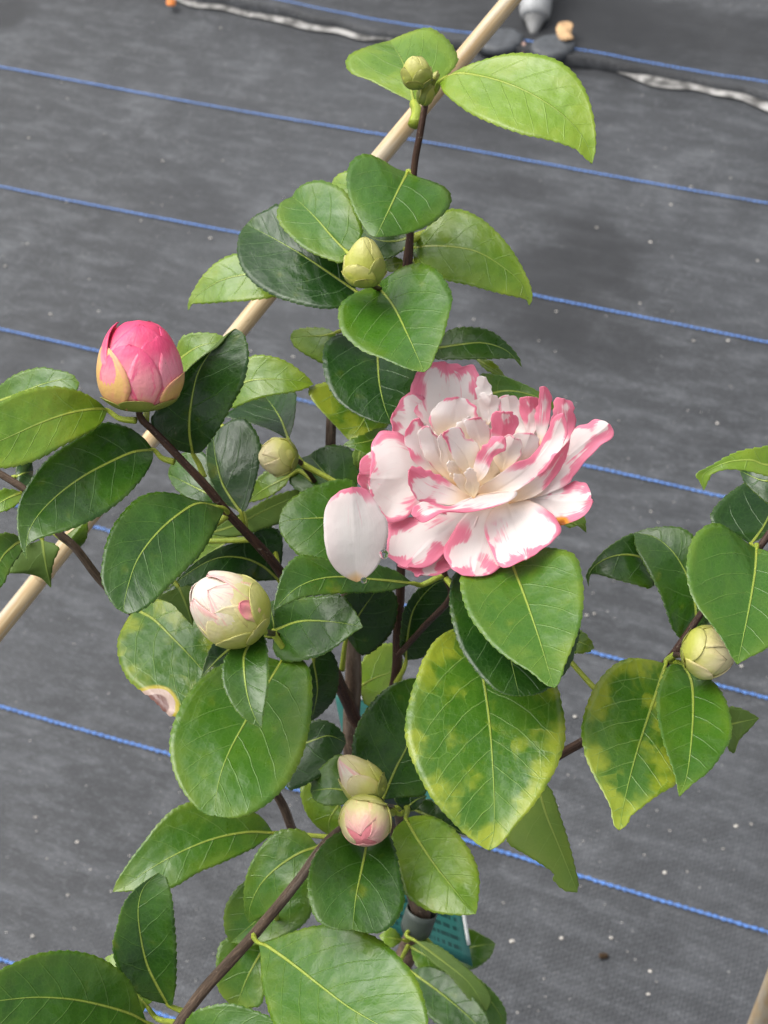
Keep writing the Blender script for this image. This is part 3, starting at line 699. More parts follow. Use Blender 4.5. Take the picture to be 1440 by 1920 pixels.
leaf('l', 'a5', .702, .715, (892, 470), (785, 495), [(840, 478)], [(850, 450), (810, 462)], [(870, 500), (830, 505)])
leaf('l', 'a5', .715, .73, (615, 748), (432, 772), [(560, 760), (490, 763)], [(560, 732), (490, 732), (446, 745)], [(606, 800), (580, 872), (520, 850), (455, 808)], fold=.006)
leaf('d', 'b2', .690, .650, (955, 110), (1046, 612), [(965, 235), (975, 370), (1003, 500)], [(820, 85), (720, 92), (660, 140), (645, 220), (660, 340), (720, 460), (820, 540), (940, 592)], [(1100, 130), (1180, 220), (1195, 310), (1165, 420), (1110, 510), (1065, 575)], fold=-.001, wav=.001)
leaf('D', 'a5', .700, .695, (985, 815), (1352, 885), [(1100, 797), (1200, 790), (1290, 820)], [(1030, 765), (1080, 735), (1150, 728), (1230, 745), (1300, 800), (1340, 850)], [(1005, 850), (1100, 853), (1200, 852), (1300, 850), (1335, 858)], arch=.004)
leaf('l', 'a5', .715, .71, (1160, 845), (1290, 928), [], [(1235, 866)], [(1215, 898)])
leaf('G', 'b1', .70, .69, (790, 200), (1140, 262), [(900, 180), (1010, 200)], [(770, 110), (860, 108), (950, 140), (1050, 190)], [(850, 250), (950, 265), (1050, 268)])
# --- pink-bud branch, left
leaf('l', 'a6', .665, .655, (770, 300), (1022, 188), [(880, 222), (960, 198)], [(800, 210), (830, 168), (900, 155), (980, 162)], [(800, 350), (830, 335), (870, 292), (920, 252), (990, 215)])
leaf('d', 'a6', .660, .640, (868, 698), (1062, 135), [(852, 600), (857, 490), (888, 340), (950, 235), (1010, 170)], [(800, 682), (730, 650), (682, 572), (700, 510), (780, 440), (820, 350), (900, 270), (980, 215), (1030, 160)], [(905, 690), (945, 640), (992, 570), (1042, 480), (1090, 390), (1113, 300), (1116, 230), (1095, 160)], pet=[(895, 745, .662), (918, 805, .662)], fold=-.006, tilt=.2)
leaf('l', 'a6', .700, .69, (1000, 475), (1412, 386), [(1100, 376), (1250, 362), (1350, 370)], [(1050, 370), (1120, 268), (1200, 258), (1290, 285), (1370, 342)], [(1040, 492), (1130, 457), (1230, 432), (1330, 416), (1385, 398)], arch=.006)
leaf('d', 'b2', .700, .735, (442, 705), (300, 445), [(400, 590), (348, 505)], [(360, 655), (240, 610), (120, 580), (78, 560), (150, 500), (230, 468)], [(470, 600), (482, 500), (478, 422), (400, 425)])
leaf('d', 'a6', .672, .690, (1085, 962), (960, 612), [(1040, 900), (1000, 830), (975, 740), (963, 660)], [(1000, 905), (955, 830), (930, 760), (930, 690), (943, 640)], [(1112, 940), (1142, 850), (1166, 740), (1173, 670), (1150, 600), (1100, 543), (1050, 545), (1000, 575)], pet=[(1095, 1010, .675), (1075, 985, .676)], fold=-.004)
leaf('D', 'a6', .700, .715, (990, 905), (755, 790), [(900, 860), (820, 820)], [(930, 915), (850, 897), (790, 852)], [(975, 800), (920, 700), (840, 690), (775, 740)])
leaf('D', 'a6', .652, .600, (690, 680), (125, 1182), [(600, 690), (500, 732), (370, 802), (250, 892), (160, 990), (122, 1080)], [(640, 620), (560, 575), (470, 560), (400, 600), (300, 660), (200, 740), (120, 850), (85, 930), (79, 1020), (98, 1120)], [(682, 740), (620, 830), (540, 910), (440, 980), (330, 1030), (230, 1060), (150, 1088), (116, 1125)], pet=[(730, 718, .652), (785, 735, .651)], arch=.006, fold=-.003)
leaf('l', 'a6', .640, .590, (485, 503), (-140, 690), [(440, 495), (320, 512), (180, 560), (0, 640)], [(430, 455), (330, 410), (220, 397), (100, 420), (20, 460), (-60, 520)], [(455, 562), (380, 610), (280, 660), (180, 716), (80, 750), (0, 760), (-70, 742)], pet=[(540, 540, .640), (612, 548, .638)], arch=.005)
leaf('G', 'a6', .69, .675, (-60, 480), (358, 378), [(100, 420), (200, 382), (300, 362)], [(0, 395), (80, 338), (180, 312), (250, 322), (318, 340)], [(0, 500), (120, 450), (250, 435), (335, 420)])
leaf('D', 'a6', .655, .595, (1010, 945), (572, 1418), [(900, 918), (800, 972), (700, 1062), (620, 1172), (577, 1290), (557, 1390)], [(960, 918), (880, 905), (800, 880), (700, 872), (620, 900), (540, 980), (490, 1070), (465, 1170), (460, 1270), (500, 1360), (540, 1402)], [(992, 990), (950, 1070), (900, 1150), (830, 1222), (760, 1292), (690, 1362), (620, 1408)], pet=[(1030, 975, .668), (1015, 985, .672)], arch=.007, fold=-.003)
leaf('d', 'b3', .700, .675, (948, 188), (335, 268), [(860, 112), (750, 70), (620, 75), (480, 150)], [(967, 60), (955, -60), (870, -80), (760, -20), (620, 30), (500, 110), (400, 210)], [(880, 190), (760, 186), (600, 196), (480, 216), (390, 250)])
leaf('l', 'a6', .71, .715, (1090, 1055), (850, 1200), [], [(1020, 1064), (950, 1064), (900, 1120)], [(1000, 1112), (930, 1165)])
leaf('G', 'a6', .70, .72, (930, 1060), (1430, 860), [(1060, 1020), (1180, 960), (1300, 905)], [(1020, 1000), (1120, 950), (1220, 895), (1330, 862)], [(1050, 1070), (1170, 1042), (1290, 992), (1385, 930)], under=True)
leaf('l', 'a6', .715, .725, (1310, 795), (1105, 920), [(1200, 850)], [(1250, 760), (1180, 790), (1135, 850)], [(1275, 845), (1200, 895)])
leaf('l', 'a6', .66, .65, (100, 870), (-60, 960), [(20, 905)], [(50, 860), (0, 866)], [(85, 915), (20, 955)])
leaf('d', 'a6', .67, .68, (72, 800), (150, 775), [(110, 785)], [(75, 755), (100, 735), (140, 738)], [(95, 850), (140, 825)])
leaf('g', 'a6', .65, .60, (110, 1085), (-30, 1310), [(60, 1112), (0, 1180)], [(60, 1060), (0, 1060), (-60, 1110), (-70, 1220)], [(95, 1140), (50, 1205), (12, 1285)])
leaf('o', 'a6', .658, .66, (190, 1085), (229, 1298), [(205, 1190)], [(110, 1120), (42, 1225), (110, 1235), (180, 1252)], [(262, 1120), (242, 1180), (230, 1240)], under=True)
leaf('G', 'a6', .685, .69, (285, 1075), (362, 1118), [], [(330, 1040), (390, 1010), (388, 1080)], [(310, 1112)])
leaf('o', 'b3', .645, .645, (430, 225), (502, 422), [(470, 320)], [(355, 258), (320, 282), (390, 306), (450, 366)], [(498, 226), (507, 320)], under=True)
# --- left, lower
leaf('y', 'b3', .675, .640, (205, 340), (640, 760), [(300, 392), (400, 490), (480, 572), (545, 645)], [(165, 385), (120, 480), (114, 560), (135, 640), (175, 710), (225, 752), (295, 805), (362, 872), (405, 893), (500, 880)], [(330, 290), (460, 330), (560, 420), (640, 540), (665, 660)], spot=((305, 838), 52), fold=-.001, label='leaf with a brown dead patch on its margin')
leaf('d', 'b3', .650, .64, (720, 520), (548, 688), [(630, 600)], [(620, 515), (575, 590)], [(670, 610), (600, 655)])
leaf('G', 'b3', .64, .585, (965, 608), (618, 1412), [(900, 712), (770, 932), (690, 1082), (640, 1222), (617, 1370)], [(840, 580), (690, 612), (560, 690), (480, 780), (420, 890), (386, 1010), (390, 1110), (420, 1220), (480, 1320), (540, 1382), (585, 1408)], [(1050, 590), (1105, 650), (1119, 760), (1115, 880), (1095, 1000), (1060, 1120), (1000, 1230), (920, 1320), (830, 1385), (740, 1418), (670, 1420)], arch=.005, fold=-.001, wav=.0012)
leaf('D', 'b3', .602, .575, (838, 452), (860, 958), [(775, 560), (767, 640), (785, 780), (820, 890)], [(780, 490), (720, 530), (675, 590), (656, 660), (670, 750), (720, 850), (790, 920)], [(866, 462), (885, 530), (893, 620), (895, 700), (885, 790), (866, 890)], pet=[(855, 448, .605), (876, 458, .610)])
leaf('D', 'b3', .66, .63, (925, 450), (1386, 432), [(1050, 403), (1180, 400), (1290, 412)], [(930, 350), (1000, 292), (1150, 275), (1270, 270), (1340, 345)], [(922, 550), (980, 605), (1080, 600), (1190, 566), (1290, 497), (1345, 455)], arch=.006)
leaf('D', 'p', .655, .615, (776, 1094), (512, 1145), [(700, 1086), (620, 1082), (560, 1100)], [(740, 1070), (680, 1055), (620, 1050), (565, 1042), (535, 1065), (520, 1108)], [(720, 1109), (640, 1112), (575, 1118), (540, 1130)])
leaf('d', 'b4', .755, .715, (85, 440), (250, 175), [(150, 320)], [(40, 400), (25, 300), (80, 215), (160, 185)], [(165, 530), (260, 482), (325, 400), (352, 290), (335, 205)], pet=[(72, 500, .760), (60, 610, .768)], tilt=-1.0)
leaf('d', 'b4', .750, .700, (400, 560), (640, 125), [(405, 460), (440, 290), (540, 165)], [(370, 500), (373, 400), (392, 290), (460, 190), (560, 138)], [(480, 545), (570, 470), (650, 390), (670, 280), (665, 195)], pet=[(385, 610, .752), (345, 680, .757)], tilt=-1.0)
leaf('L', 'b4', .79, .81, (150, 700), (385, 555), [(240, 650), (320, 620)], [(155, 600), (215, 500), (310, 470), (360, 500)], [(190, 795), (290, 780), (370, 680)])
# --- between the stems and the flower
leaf('g', 'b2', .675, .665, (900, 1150), (384, 1190), [(750, 1160), (600, 1162), (480, 1170)], [(830, 960), (740, 938), (640, 963), (540, 1000), (450, 1060), (403, 1125)], [(398, 1250), (470, 1350), (560, 1422), (650, 1442), (730, 1430), (830, 1340)][::-1], fold=.001)
leaf('D', 'b2', .705, .725, (790, 1050), (562, 793), [(700, 950), (630, 870)], [(850, 950), (846, 830), (800, 757), (700, 735), (620, 757)], [(650, 1040), (520, 1010), (455, 960), (440, 890), (485, 828)], fold=.004)
leaf('y', 'b2', .70, .685, (970, 470), (790, 702), [(900, 560), (850, 640)], [(820, 380), (690, 365), (600, 385), (560, 415), (590, 480), (660, 560), (740, 645)], [(1045, 560), (1000, 640), (900, 690), (840, 702)])
leaf('G', 'b2', .68, .67, (1060, 660), (760, 735), [(930, 705), (840, 724)], [(970, 638), (880, 675), (810, 702)], [(1010, 770), (920, 792), (850, 762), (800, 745)], pet=[(1090, 660, .70)])
leaf('l', 'b2', .685, .685, (862, 755), (846, 876), [], [(822, 775), (828, 840)], [(890, 785), (872, 840)], under=True, pet=[(900, 720, .70)])
# --- below the flower, right
leaf('y', 'b4', .635, .580, (740, 400), (840, 1568), [(785, 570), (815, 700), (842, 900), (857, 1100), (866, 1300), (864, 1460)], [(650, 392), (560, 450), (500, 540), (460, 640), (425, 750), (400, 870), (400, 980), (430, 1080), (480, 1190), (540, 1290), (620, 1385), (700, 1465), (785, 1535)], [(900, 440), (1080, 560), (1190, 690), (1222, 800), (1239, 920), (1230, 1020), (1190, 1130), (1130, 1240), (1060, 1340), (980, 1430), (905, 1525)], fold=-.002, wav=.0012, label='large mottled yellow-green leaf')
leaf('d', 'b4', .632, .585, (830, 20), (1000, 750), [(880, 260), (950, 540)], [(700, 60), (645, 130), (632, 240), (645, 350), (690, 490), (770, 612), (860, 706), (930, 740)], [(1100, 60), (1260, 200), (1312, 360), (1300, 480), (1250, 610), (1160, 702), (1080, 740)])
leaf('G', 'b4', .622, .562, (930, -60), (1186, 706), [(965, 60), (1012, 180), (1062, 320), (1112, 470), (1160, 630)], [(840, 0), (730, 60), (690, 120), (695, 200), (730, 310), (790, 400), (870, 490), (960, 560), (1060, 620), (1135, 684)], [(1080, -40), (1200, -30), (1285, 0), (1322, 80), (1336, 200), (1326, 340), (1290, 460), (1240, 580), (1210, 672)], fold=-.002)
leaf('D', 'b4', .672, .668, (275, 1297), (462, 652), [(302, 1230), (350, 1120), (405, 1010), (440, 850)], [(220, 1250), (160, 1180), (124, 1100), (118, 1000), (150, 890), (220, 780), (310, 700), (400, 662)], [(400, 1282), (500, 1262), (545, 1100), (535, 900), (500, 750)], pet=[(272, 1330, .68), (330, 1370, .70)], tilt=.0)
leaf('l', 'b8', .690, .655, (400, 150), (582, 657), [(440, 300), (500, 450), (548, 570)], [(310, 300), (268, 422), (360, 490), (470, 562), (476, 598), (525, 645)], [(460, 190), (503, 310), (547, 450), (582, 600)], under=True, fold=.003)
leaf('G', 'b4', .675, .67, (1230, 440), (1397, 495), [(1310, 460)], [(1320, 405), (1372, 450)], [(1290, 516), (1360, 514)])
leaf('l', 'b1', .66, .655, (1130, 790), (1265, 840), [(1200, 795)], [(1190, 770), (1250, 758)], [(1190, 815), (1240, 803)])
# --- right branch
leaf('l', 'b5', .625, .615, (1110, 140), (657, 252), [(950, 130), (880, 108), (780, 115), (690, 150), (650, 185)], [(1000, 45), (920, 50), (840, 64), (770, 90), (700, 130), (640, 160), (621, 178), (640, 215)], [(1050, 200), (960, 182), (850, 156), (760, 152), (698, 172), (676, 205)])
leaf('d', 'b5', .645, .67, (878, 505), (1010, 220), [(940, 420), (985, 320)], [(790, 450), (700, 405), (698, 350), (760, 280), (850, 218), (940, 190)], [(960, 450), (1010, 350)], pet=[(905, 530, .638), (925, 540, .636)])
leaf('d', 'b5', .636, .645, (1040, 190), (826, 158), [(940, 205)], [(960, 150), (880, 140)], [(1000, 310), (960, 312), (900, 262), (850, 212)])
leaf('g', 'b5', .630, .580, (905, 525), (815, 1076), [(896, 650), (872, 800), (842, 950)], [(860, 498), (800, 450), (740, 414), (680, 414), (620, 460), (590, 520), (577, 600), (585, 700), (620, 790), (680, 870), (740, 950), (790, 1040)], [(960, 540), (1040, 600), (1080, 720), (1060, 860), (1000, 960), (930, 1012), (860, 1046)], arch=.006)
leaf('D', 'b5', .665, .66, (440, 610), (110, 706), [(330, 560), (230, 562), (150, 600), (112, 650)], [(380, 490), (320, 458), (250, 490), (180, 540), (130, 600), (100, 655)], [(410, 708), (320, 692), (220, 666), (150, 648), (118, 655)])
leaf('D', 'b5', .643, .66, (592, 958), (325, 452), [(614, 900), (618, 820), (600, 720), (560, 620), (500, 532), (420, 472)], [(555, 962), (508, 900), (480, 820), (455, 750), (420, 680), (370, 590), (335, 520)], [(690, 900), (660, 780), (610, 650), (590, 560), (606, 478), (560, 435), (490, 424), (400, 432)], fold=-.004)
leaf('y', 'b5', .635, .575, (475, 1072), (255, 1862), [(440, 1180), (390, 1330), (330, 1520), (280, 1722)], [(400, 1053), (300, 1050), (220, 1090), (150, 1170), (100, 1280), (79, 1390), (95, 1500), (130, 1590), (180, 1680), (215, 1750), (232, 1835)], [(505, 1150), (530, 1300), (545, 1450), (548, 1590), (520, 1642), (440, 1692), (360, 1752), (310, 1792), (290, 1835)], fold=-.002)
leaf('g', 'b5', .628, .566, (555, 1078), (540, 1702), [(598, 1160), (605, 1300), (596, 1450), (576, 1600)], [(500, 1078), (460, 1140), (436, 1220), (438, 1320), (460, 1420), (490, 1510), (522, 1605)], [(640, 1110), (700, 1160), (750, 1230), (782, 1330), (782, 1420), (740, 1500), (680, 1580), (600, 1642)], pet=[(540, 1068, .633), (500, 1062, .640)])
leaf('o', 'b5', .655, .65, (745, 1370), (916, 1330), [(830, 1350)], [(770, 1290), (800, 1278), (860, 1298)], [(770, 1468), (800, 1492), (825, 1432), (872, 1382)], under=True)
# --- bottom
leaf('G', 'b6', .715, .69, (1192, 190), (490, 447), [(1080, 186), (940, 212), (800, 266), (660, 342), (560, 410)], [(1130, 115), (1000, 60), (880, 48), (770, 80), (690, 150), (620, 240), (560, 320), (510, 400)], [(1110, 250), (980, 312), (860, 362), (760, 422), (650, 442), (560, 442)], arch=.005)
leaf('G', 'b7', .685, .69, (538, 514), (215, 872), [(450, 545), (350, 610), (270, 690), (222, 790)], [(480, 450), (420, 434), (340, 450), (270, 520), (215, 620), (194, 720), (198, 820)], [(500, 620), (420, 730), (310, 820)], arch=.004)
leaf('G', 'b7', .712, .715, (512, 600), (128, 962), [(400, 720), (260, 850)], [(400, 560), (260, 640), (170, 700), (110, 790), (102, 890)], [(525, 750), (480, 862), (380, 932), (240, 972)])
leaf('G', 'b7', .725, .72, (290, 975), (150, 1272), [(210, 1120)], [(180, 930), (90, 960), (65, 1050), (75, 1180)], [(295, 1100), (275, 1240), (220, 1265)])
leaf('D', 'b6', .642, .630, (732, 938), (690, 362), [(682, 850), (640, 760), (612, 640), (602, 520), (625, 430)], [(640, 912), (560, 850), (510, 770), (492, 680), (510, 600), (540, 500), (600, 425)], [(752, 932), (765, 830), (766, 700), (758, 580), (746, 470), (724, 390)], pet=[(780, 960, .643), (812, 972, .643)], fold=-.004)
leaf('g', 'b6', .630, .575, (640, 1018), (-170, 940), [(560, 975), (430, 937), (300, 913), (150, 906), (0, 920)], [(612, 940), (580, 860), (520, 790), (420, 730), (300, 705), (180, 715), (70, 755), (0, 790), (-90, 850)], [(630, 1080), (500, 1130), (300, 1160), (100, 1135), (-70, 1045)], arch=.004)
leaf('g', 'b6', .615, .600, (770, 1085), (1290, 1160), [(1000, 1060)], [(830, 985), (900, 950), (1000, 935), (1100, 962), (1210, 1020)], [(850, 1200), (1050, 1260), (1200, 1230)])
leaf('l', 'b6', .655, .66, (640, 945), (455, 735), [], [(600, 970), (500, 800)], [(660, 900), (560, 740), (490, 722)])
leaf('G', 'b7', .640, .575, (258, 962), (1010, 1460), [(300, 978), (420, 1062), (560, 1172), (680, 1262), (820, 1345), (910, 1400)], [(300, 958), (380, 928), (500, 890), (620, 882), (740, 910), (850, 970), (940, 1060), (1000, 1150), (1036, 1260), (1046, 1360)], [(268, 1010), (274, 1110), (295, 1230), (335, 1345), (420, 1440), (600, 1510), (820, 1510)], pet=[(240, 940, .652), (236, 925, .655)], arch=.006)
leaf('D', 'b7', .640, .600, (770, 455), (698, 902), [(757, 540), (736, 640), (712, 760)], [(680, 440), (610, 462), (550, 520), (508, 592), (491, 680), (500, 770), (530, 850), (590, 892), (645, 900)], [(850, 440), (885, 500), (905, 570), (922, 660), (938, 740), (930, 800), (890, 870), (830, 912), (760, 915)])
leaf('l', 'b7', .665, .620, (945, 383), (1272, 829), [(1000, 480), (1080, 600), (1160, 700), (1228, 785)], [(895, 430), (880, 500), (908, 590), (930, 680), (950, 740), (1010, 790), (1080, 820), (1180, 832)], [(1000, 370), (1080, 380), (1160, 430), (1220, 500), (1265, 580), (1286, 660), (1282, 750)], arch=.006, fold=.001, pet=[(955, 340, .69), (930, 325, .72)])
leaf('o', 'b7', .70, .71, (700, 260), (500, 256), [(600, 245)], [(680, 150), (640, 88), (570, 130), (518, 192)], [(670, 310), (590, 322), (528, 302)])
leaf('l', 'b7', .735, .74, (640, 310), (590, 466), [(590, 390)], [(500, 218), (457, 250), (475, 340), (522, 412)], [(655, 400), (640, 452)])
leaf('d', 'b3', .72, .72, (1030, 1060), (1299, 1032), [(1110, 1026), (1210, 996)], [(1080, 955), (1150, 915), (1230, 935), (1282, 985)], [(990, 1180), (1005, 1272), (1120, 1232), (1235, 1140)])
leaf('d', 'b3', .70, .745, (1130, 600), (1118, 922), [(1150, 760)], [(1080, 700), (1095, 840)], [(1200, 540), (1256, 640), (1246, 780), (1190, 862)], tilt=-1.)
leaf('D', 'b3', .665, .67, (945, 500), (900, 295), [(920, 400)], [(870, 470), (870, 350)], [(960, 400), (940, 310)])
leaf('o', 'b7', .875, .845, (985, 950), (1322, 1282), [(1120, 1050), (1240, 1150)], [(1090, 975), (1200, 1055), (1300, 1150), (1342, 1222)], [(1060, 1045), (1150, 1115), (1220, 1200), (1280, 1268)], under=True)
leaf('o', 'b7', .955, .945, (1150, 1010), (1364, 968), [(1290, 975)], [(1220, 900), (1320, 938)], [(1240, 1085), (1330, 1036)], pet=[(1080, 1050, .95), (960, 1010, .905)])
leaf('g', 'b7', .88, .86, (1180, 1075), (1414, 1340), [(1300, 1180)], [(1290, 1135), (1372, 1215), (1408, 1278)], [(1280, 1290), (1335, 1360), (1390, 1410)])
leaf('D', 'b7', .875, .83, (960, 1090), (1360, 1430), [(1100, 1190), (1220, 1290), (1300, 1370)], [(1050, 1075), (1150, 1105), (1235, 1190), (1320, 1300)], [(1010, 1250), (1100, 1345), (1230, 1430)], under=False)
leaf('G', 'b7', .89, .88, (965, 980), (1122, 1087), [(1050, 1030)], [(1040, 950), (1095, 1020)], [(1000, 1075), (1070, 1094)])
leaf('l', 'b7', .885, .88, (935, 950), (820, 930), [], [(880, 895)], [(870, 985)])
leaf('d', 'b7', .70, .705, (935, 350), (1045, 278), [(990, 300)], [(895, 292), (950, 262)], [(990, 340)])
leaf('d', 'b7', .71, .70, (970, 340), (1230, 465), [(1100, 390)], [(1050, 295), (1150, 370)], [(1070, 395), (1160, 440)])

# ------------------------------------------------------------------ the flower
PM = petal_material('petal')
fl_c = unproj(*px('b1', [(760, 660)])[0], .640)
flower = empty('flower', fl_c - root_loc); flower.parent = plant; WORLD_LOC[flower.name] = fl_c
flower['label'] = 'open white camellia bloom with ruffled pink-edged petals'
def petal(zb, zt, base, tip, mid, L, R, pk=.6, cr=.4, fleck=.2, **kw):
    kw.setdefault('arch', -.003); kw.setdefault('fold', -.003); kw.setdefault('tilt', .35); kw.setdefault('wav', .0022); kw.setdefault('ruf', .0010); kw.setdefault('smid', True)
    zb, zt = .608 + (zb - .608) * .58, .608 + (zt - .608) * .58
    o, B, G = blade('petal', PM, 'b1', zb, zt, base, tip, mid, L, R, kw.pop('parent', flower), rows=90, serr=0, thick=.00055, par=(pk, cr, fleck), **kw)
    return o
# filler petals deep inside the cup
petal(.640, .636, (760, 640), (420, 420), [], [(640, 640), (480, 600), (400, 500)], [(700, 500), (560, 360), (460, 350)], .2, 1.)
petal(.640, .640, (760, 640), (760, 220), [], [(640, 560), (560, 400), (600, 270)], [(900, 560), (960, 400), (900, 260)], .2, 1.)
petal(.640, .632, (760, 640), (1080, 400), [], [(800, 500), (920, 380), (1020, 350)], [(900, 660), (1040, 600), (1110, 480)], .2, 1.)
petal(.640, .625, (740, 660), (560, 720), [], [(640, 640), (570, 660)], [(700, 740), (620, 760)], .3, .8)
# outer ring
petal(.646, .642, (660, 420), (610, 45), [(630, 230)], [(520, 340), (445, 250), (452, 155), (490, 90), (550, 52)], [(700, 330), (755, 230), (769, 165), (768, 95), (735, 60), (690, 66), (660, 52)], 1.0, .1, 1.)
petal(.645, .638, (640, 480), (368, 280), [(500, 350)], [(560, 330), (500, 210), (440, 185), (395, 228)], [(520, 490), (420, 445), (365, 378), (356, 325)], .9, .1, .8)
petal(.642, .622, (560, 580), (204, 570), [(380, 570)], [(420, 440), (300, 450), (225, 492), (205, 530)], [(420, 690), (290, 700), (212, 625)], 1.2, .1)
petal(.638, .612, (660, 620), (254, 590), [(460, 590)], [(580, 480), (430, 395), (340, 362), (275, 415), (260, 500)], [(570, 690), (485, 715), (425, 770), (350, 792), (300, 748), (264, 672)], .75, .15)
petal(.640, .602, (790, 690), (470, 1046), [(640, 890)], [(600, 840), (450, 950), (384, 994), (445, 1015)], [(740, 900), (660, 990), (560, 1036)], 1.3, .1, .5)
petal(.636, .598, (790, 680), (420, 1004), [(580, 850)], [(620, 730), (460, 765), (345, 795), (330, 860), (327, 920), (350, 962)], [(740, 820), (670, 890), (610, 930), (570, 970), (490, 1002)], 1.35, .1, .5)
petal(.636, .594, (840, 670), (740, 1042), [(795, 860)], [(700, 760), (630, 860), (602, 925), (612, 965), (635, 1005), (680, 1034)], [(980, 780), (950, 900), (890, 985), (858, 1004), (800, 1036)], 1.4, .25, .4)
petal(.634, .592, (880, 660), (990, 962), [(935, 830)], [(790, 800), (820, 930), (866, 992), (905, 998), (950, 982)], [(1000, 690), (1090, 740), (1146, 808), (1142, 850), (1070, 915)], 1.1, .35, .3)
petal(.636, .605, (900, 670), (1294, 690), [(1110, 690)], [(1040, 665), (1120, 630), (1200, 612), (1262, 620), (1294, 652)], [(1040, 740), (1105, 778), (1145, 812), (1200, 800), (1252, 766), (1285, 724)], .7, .25, .3, spot=((1148, 800), 24))
petal(.632, .605, (930, 690), (1372, 335), [(1160, 500)], [(1030, 560), (1110, 490), (1180, 400), (1215, 345), (1290, 316), (1340, 320)], [(1060, 668), (1180, 615), (1205, 580), (1262, 512), (1332, 440), (1380, 402), (1389, 368)], .9, .2, .5)
# inner ruffle, back
petal(.640, .634, (770, 260), (795, 118), [], [(750, 180), (762, 122)], [(805, 230), (824, 182)], .05, .2)
petal(.638, .630, (800, 350), (825, 196), [], [(768, 280), (764, 210), (790, 188)], [(835, 300), (862, 245), (852, 212)], .1, .2)
petal(.638, .630, (930, 400), (900, 202), [], [(870, 300), (850, 222), (862, 195)], [(1005, 370), (985, 290), (955, 228), (930, 203)], .15, .2)
petal(.632, .624, (1000, 420), (1000, 210), [], [(975, 340), (958, 262), (954, 218), (972, 211)], [(1044, 330), (1049, 260), (1043, 213), (1022, 209)], 1.6, .1)
petal(.626, .616, (1050, 440), (1068, 160), [(1062, 300)], [(1025, 320), (1038, 210), (1042, 172)], [(1090, 340), (1098, 245), (1109, 205), (1092, 178)], .5, .2, .5)
petal(.622, .612, (1090, 500), (1160, 217), [(1145, 360)], [(1085, 400), (1103, 300), (1110, 235), (1130, 217)], [(1172, 430), (1207, 345), (1213, 272), (1192, 228)], 1.0, .2, .3)
petal(.630, .622, (650, 420), (660, 210), [(650, 310)], [(570, 380), (528, 318), (558, 255), (610, 218)], [(730, 380), (750, 310), (738, 247), (700, 214)], .2, .7)
petal(.628, .618, (720, 460), (720, 300), [], [(650, 420), (655, 340), (680, 310)], [(760, 420), (775, 350), (750, 305)], .1, .9)
petal(.626, .612, (790, 480), (745, 308), [], [(720, 400), (698, 335), (715, 312)], [(820, 420), (820, 345), (790, 310)], .22, .6)
petal(.624, .608, (900, 620), (1005, 378), [(960, 490)], [(840, 510), (870, 425), (930, 372)], [(965, 545), (1035, 470), (1048, 405)], .12, .9)
petal(.620, .604, (870, 560), (930, 400), [], [(830, 490), (860, 420), (900, 390)], [(930, 520), (970, 450), (960, 410)], .1, .9)
# inner ruffle, left
petal(.628, .606, (600, 580), (488, 308), [(500, 440)], [(480, 530), (430, 440), (424, 372), (450, 325)], [(620, 540), (570, 450), (525, 370), (508, 322)], .9, .3)
petal(.626, .604, (660, 620), (535, 348), [(580, 480)], [(560, 545), (492, 450), (482, 385), (505, 352)], [(648, 560), (605, 480), (575, 395)], .12, .8)
petal(.622, .602, (700, 630), (590, 380), [(630, 500)], [(620, 560), (575, 460), (570, 400)], [(690, 560), (650, 470), (615, 395)], .08, 1.)
petal(.618, .594, (735, 685), (440, 548), [(590, 620)], [(650, 620), (565, 568), (490, 545), (460, 534)], [(640, 712), (560, 702), (490, 692), (455, 652), (437, 600)], .8, .4, .8)
# petaloids in the heart
petal(.616, .596, (745, 600), (603, 372), [(690, 470)], [(660, 525), (630, 455), (600, 402)], [(755, 510), (772, 440), (722, 388), (660, 356)], .18, .8, fold=-.005)
petal(.614, .594, (745, 620), (885, 398), [(810, 500)], [(738, 540), (775, 450), (835, 388)], [(800, 570), (838, 485), (892, 442)], .8, .3, .6)
petal(.616, .598, (850, 470), (880, 278), [(875, 370)], [(822, 390), (816, 312), (838, 280)], [(905, 405), (938, 362), (941, 310), (916, 284)], 2.0, .2)
petal(.612, .600, (740, 680), (652, 566), [], [(690, 650), (648, 605)], [(745, 630), (700, 575)], .0, 1.5)
petal(.612, .598, (745, 680), (722, 540), [], [(705, 640), (700, 570)], [(765, 630), (755, 560)], .0, 1.3)
petal(.618, .604, (720, 640), (628, 505), [], [(655, 600), (618, 540)], [(700, 590), (660, 520)], .0, 1.4)
# sweeping right-hand petals and the front lip
petal(.628, .606, (900, 705), (1185, 410), [(1060, 600)], [(950, 620), (1050, 545), (1130, 470)], [(1000, 680), (1070, 640), (1130, 560), (1180, 480)], .5, .5)
petal(.622, .596, (765, 695), (1160, 285), [(960, 570), (1090, 430)], [(757, 640), (830, 588), (930, 520), (1005, 487), (1060, 400), (1110, 305), (1135, 282)], [(870, 668), (950, 640), (1030, 585), (1110, 515), (1163, 430), (1173, 340)], .75, .35, .2)
petal(.614, .586, (770, 660), (468, 770), [(640, 722), (540, 735)], [(690, 690), (620, 718), (520, 690), (465, 718), (458, 748)], [(935, 648), (905, 694), (745, 742), (610, 742), (545, 776), (500, 788)], .8, .2, .2, fold=-.001)
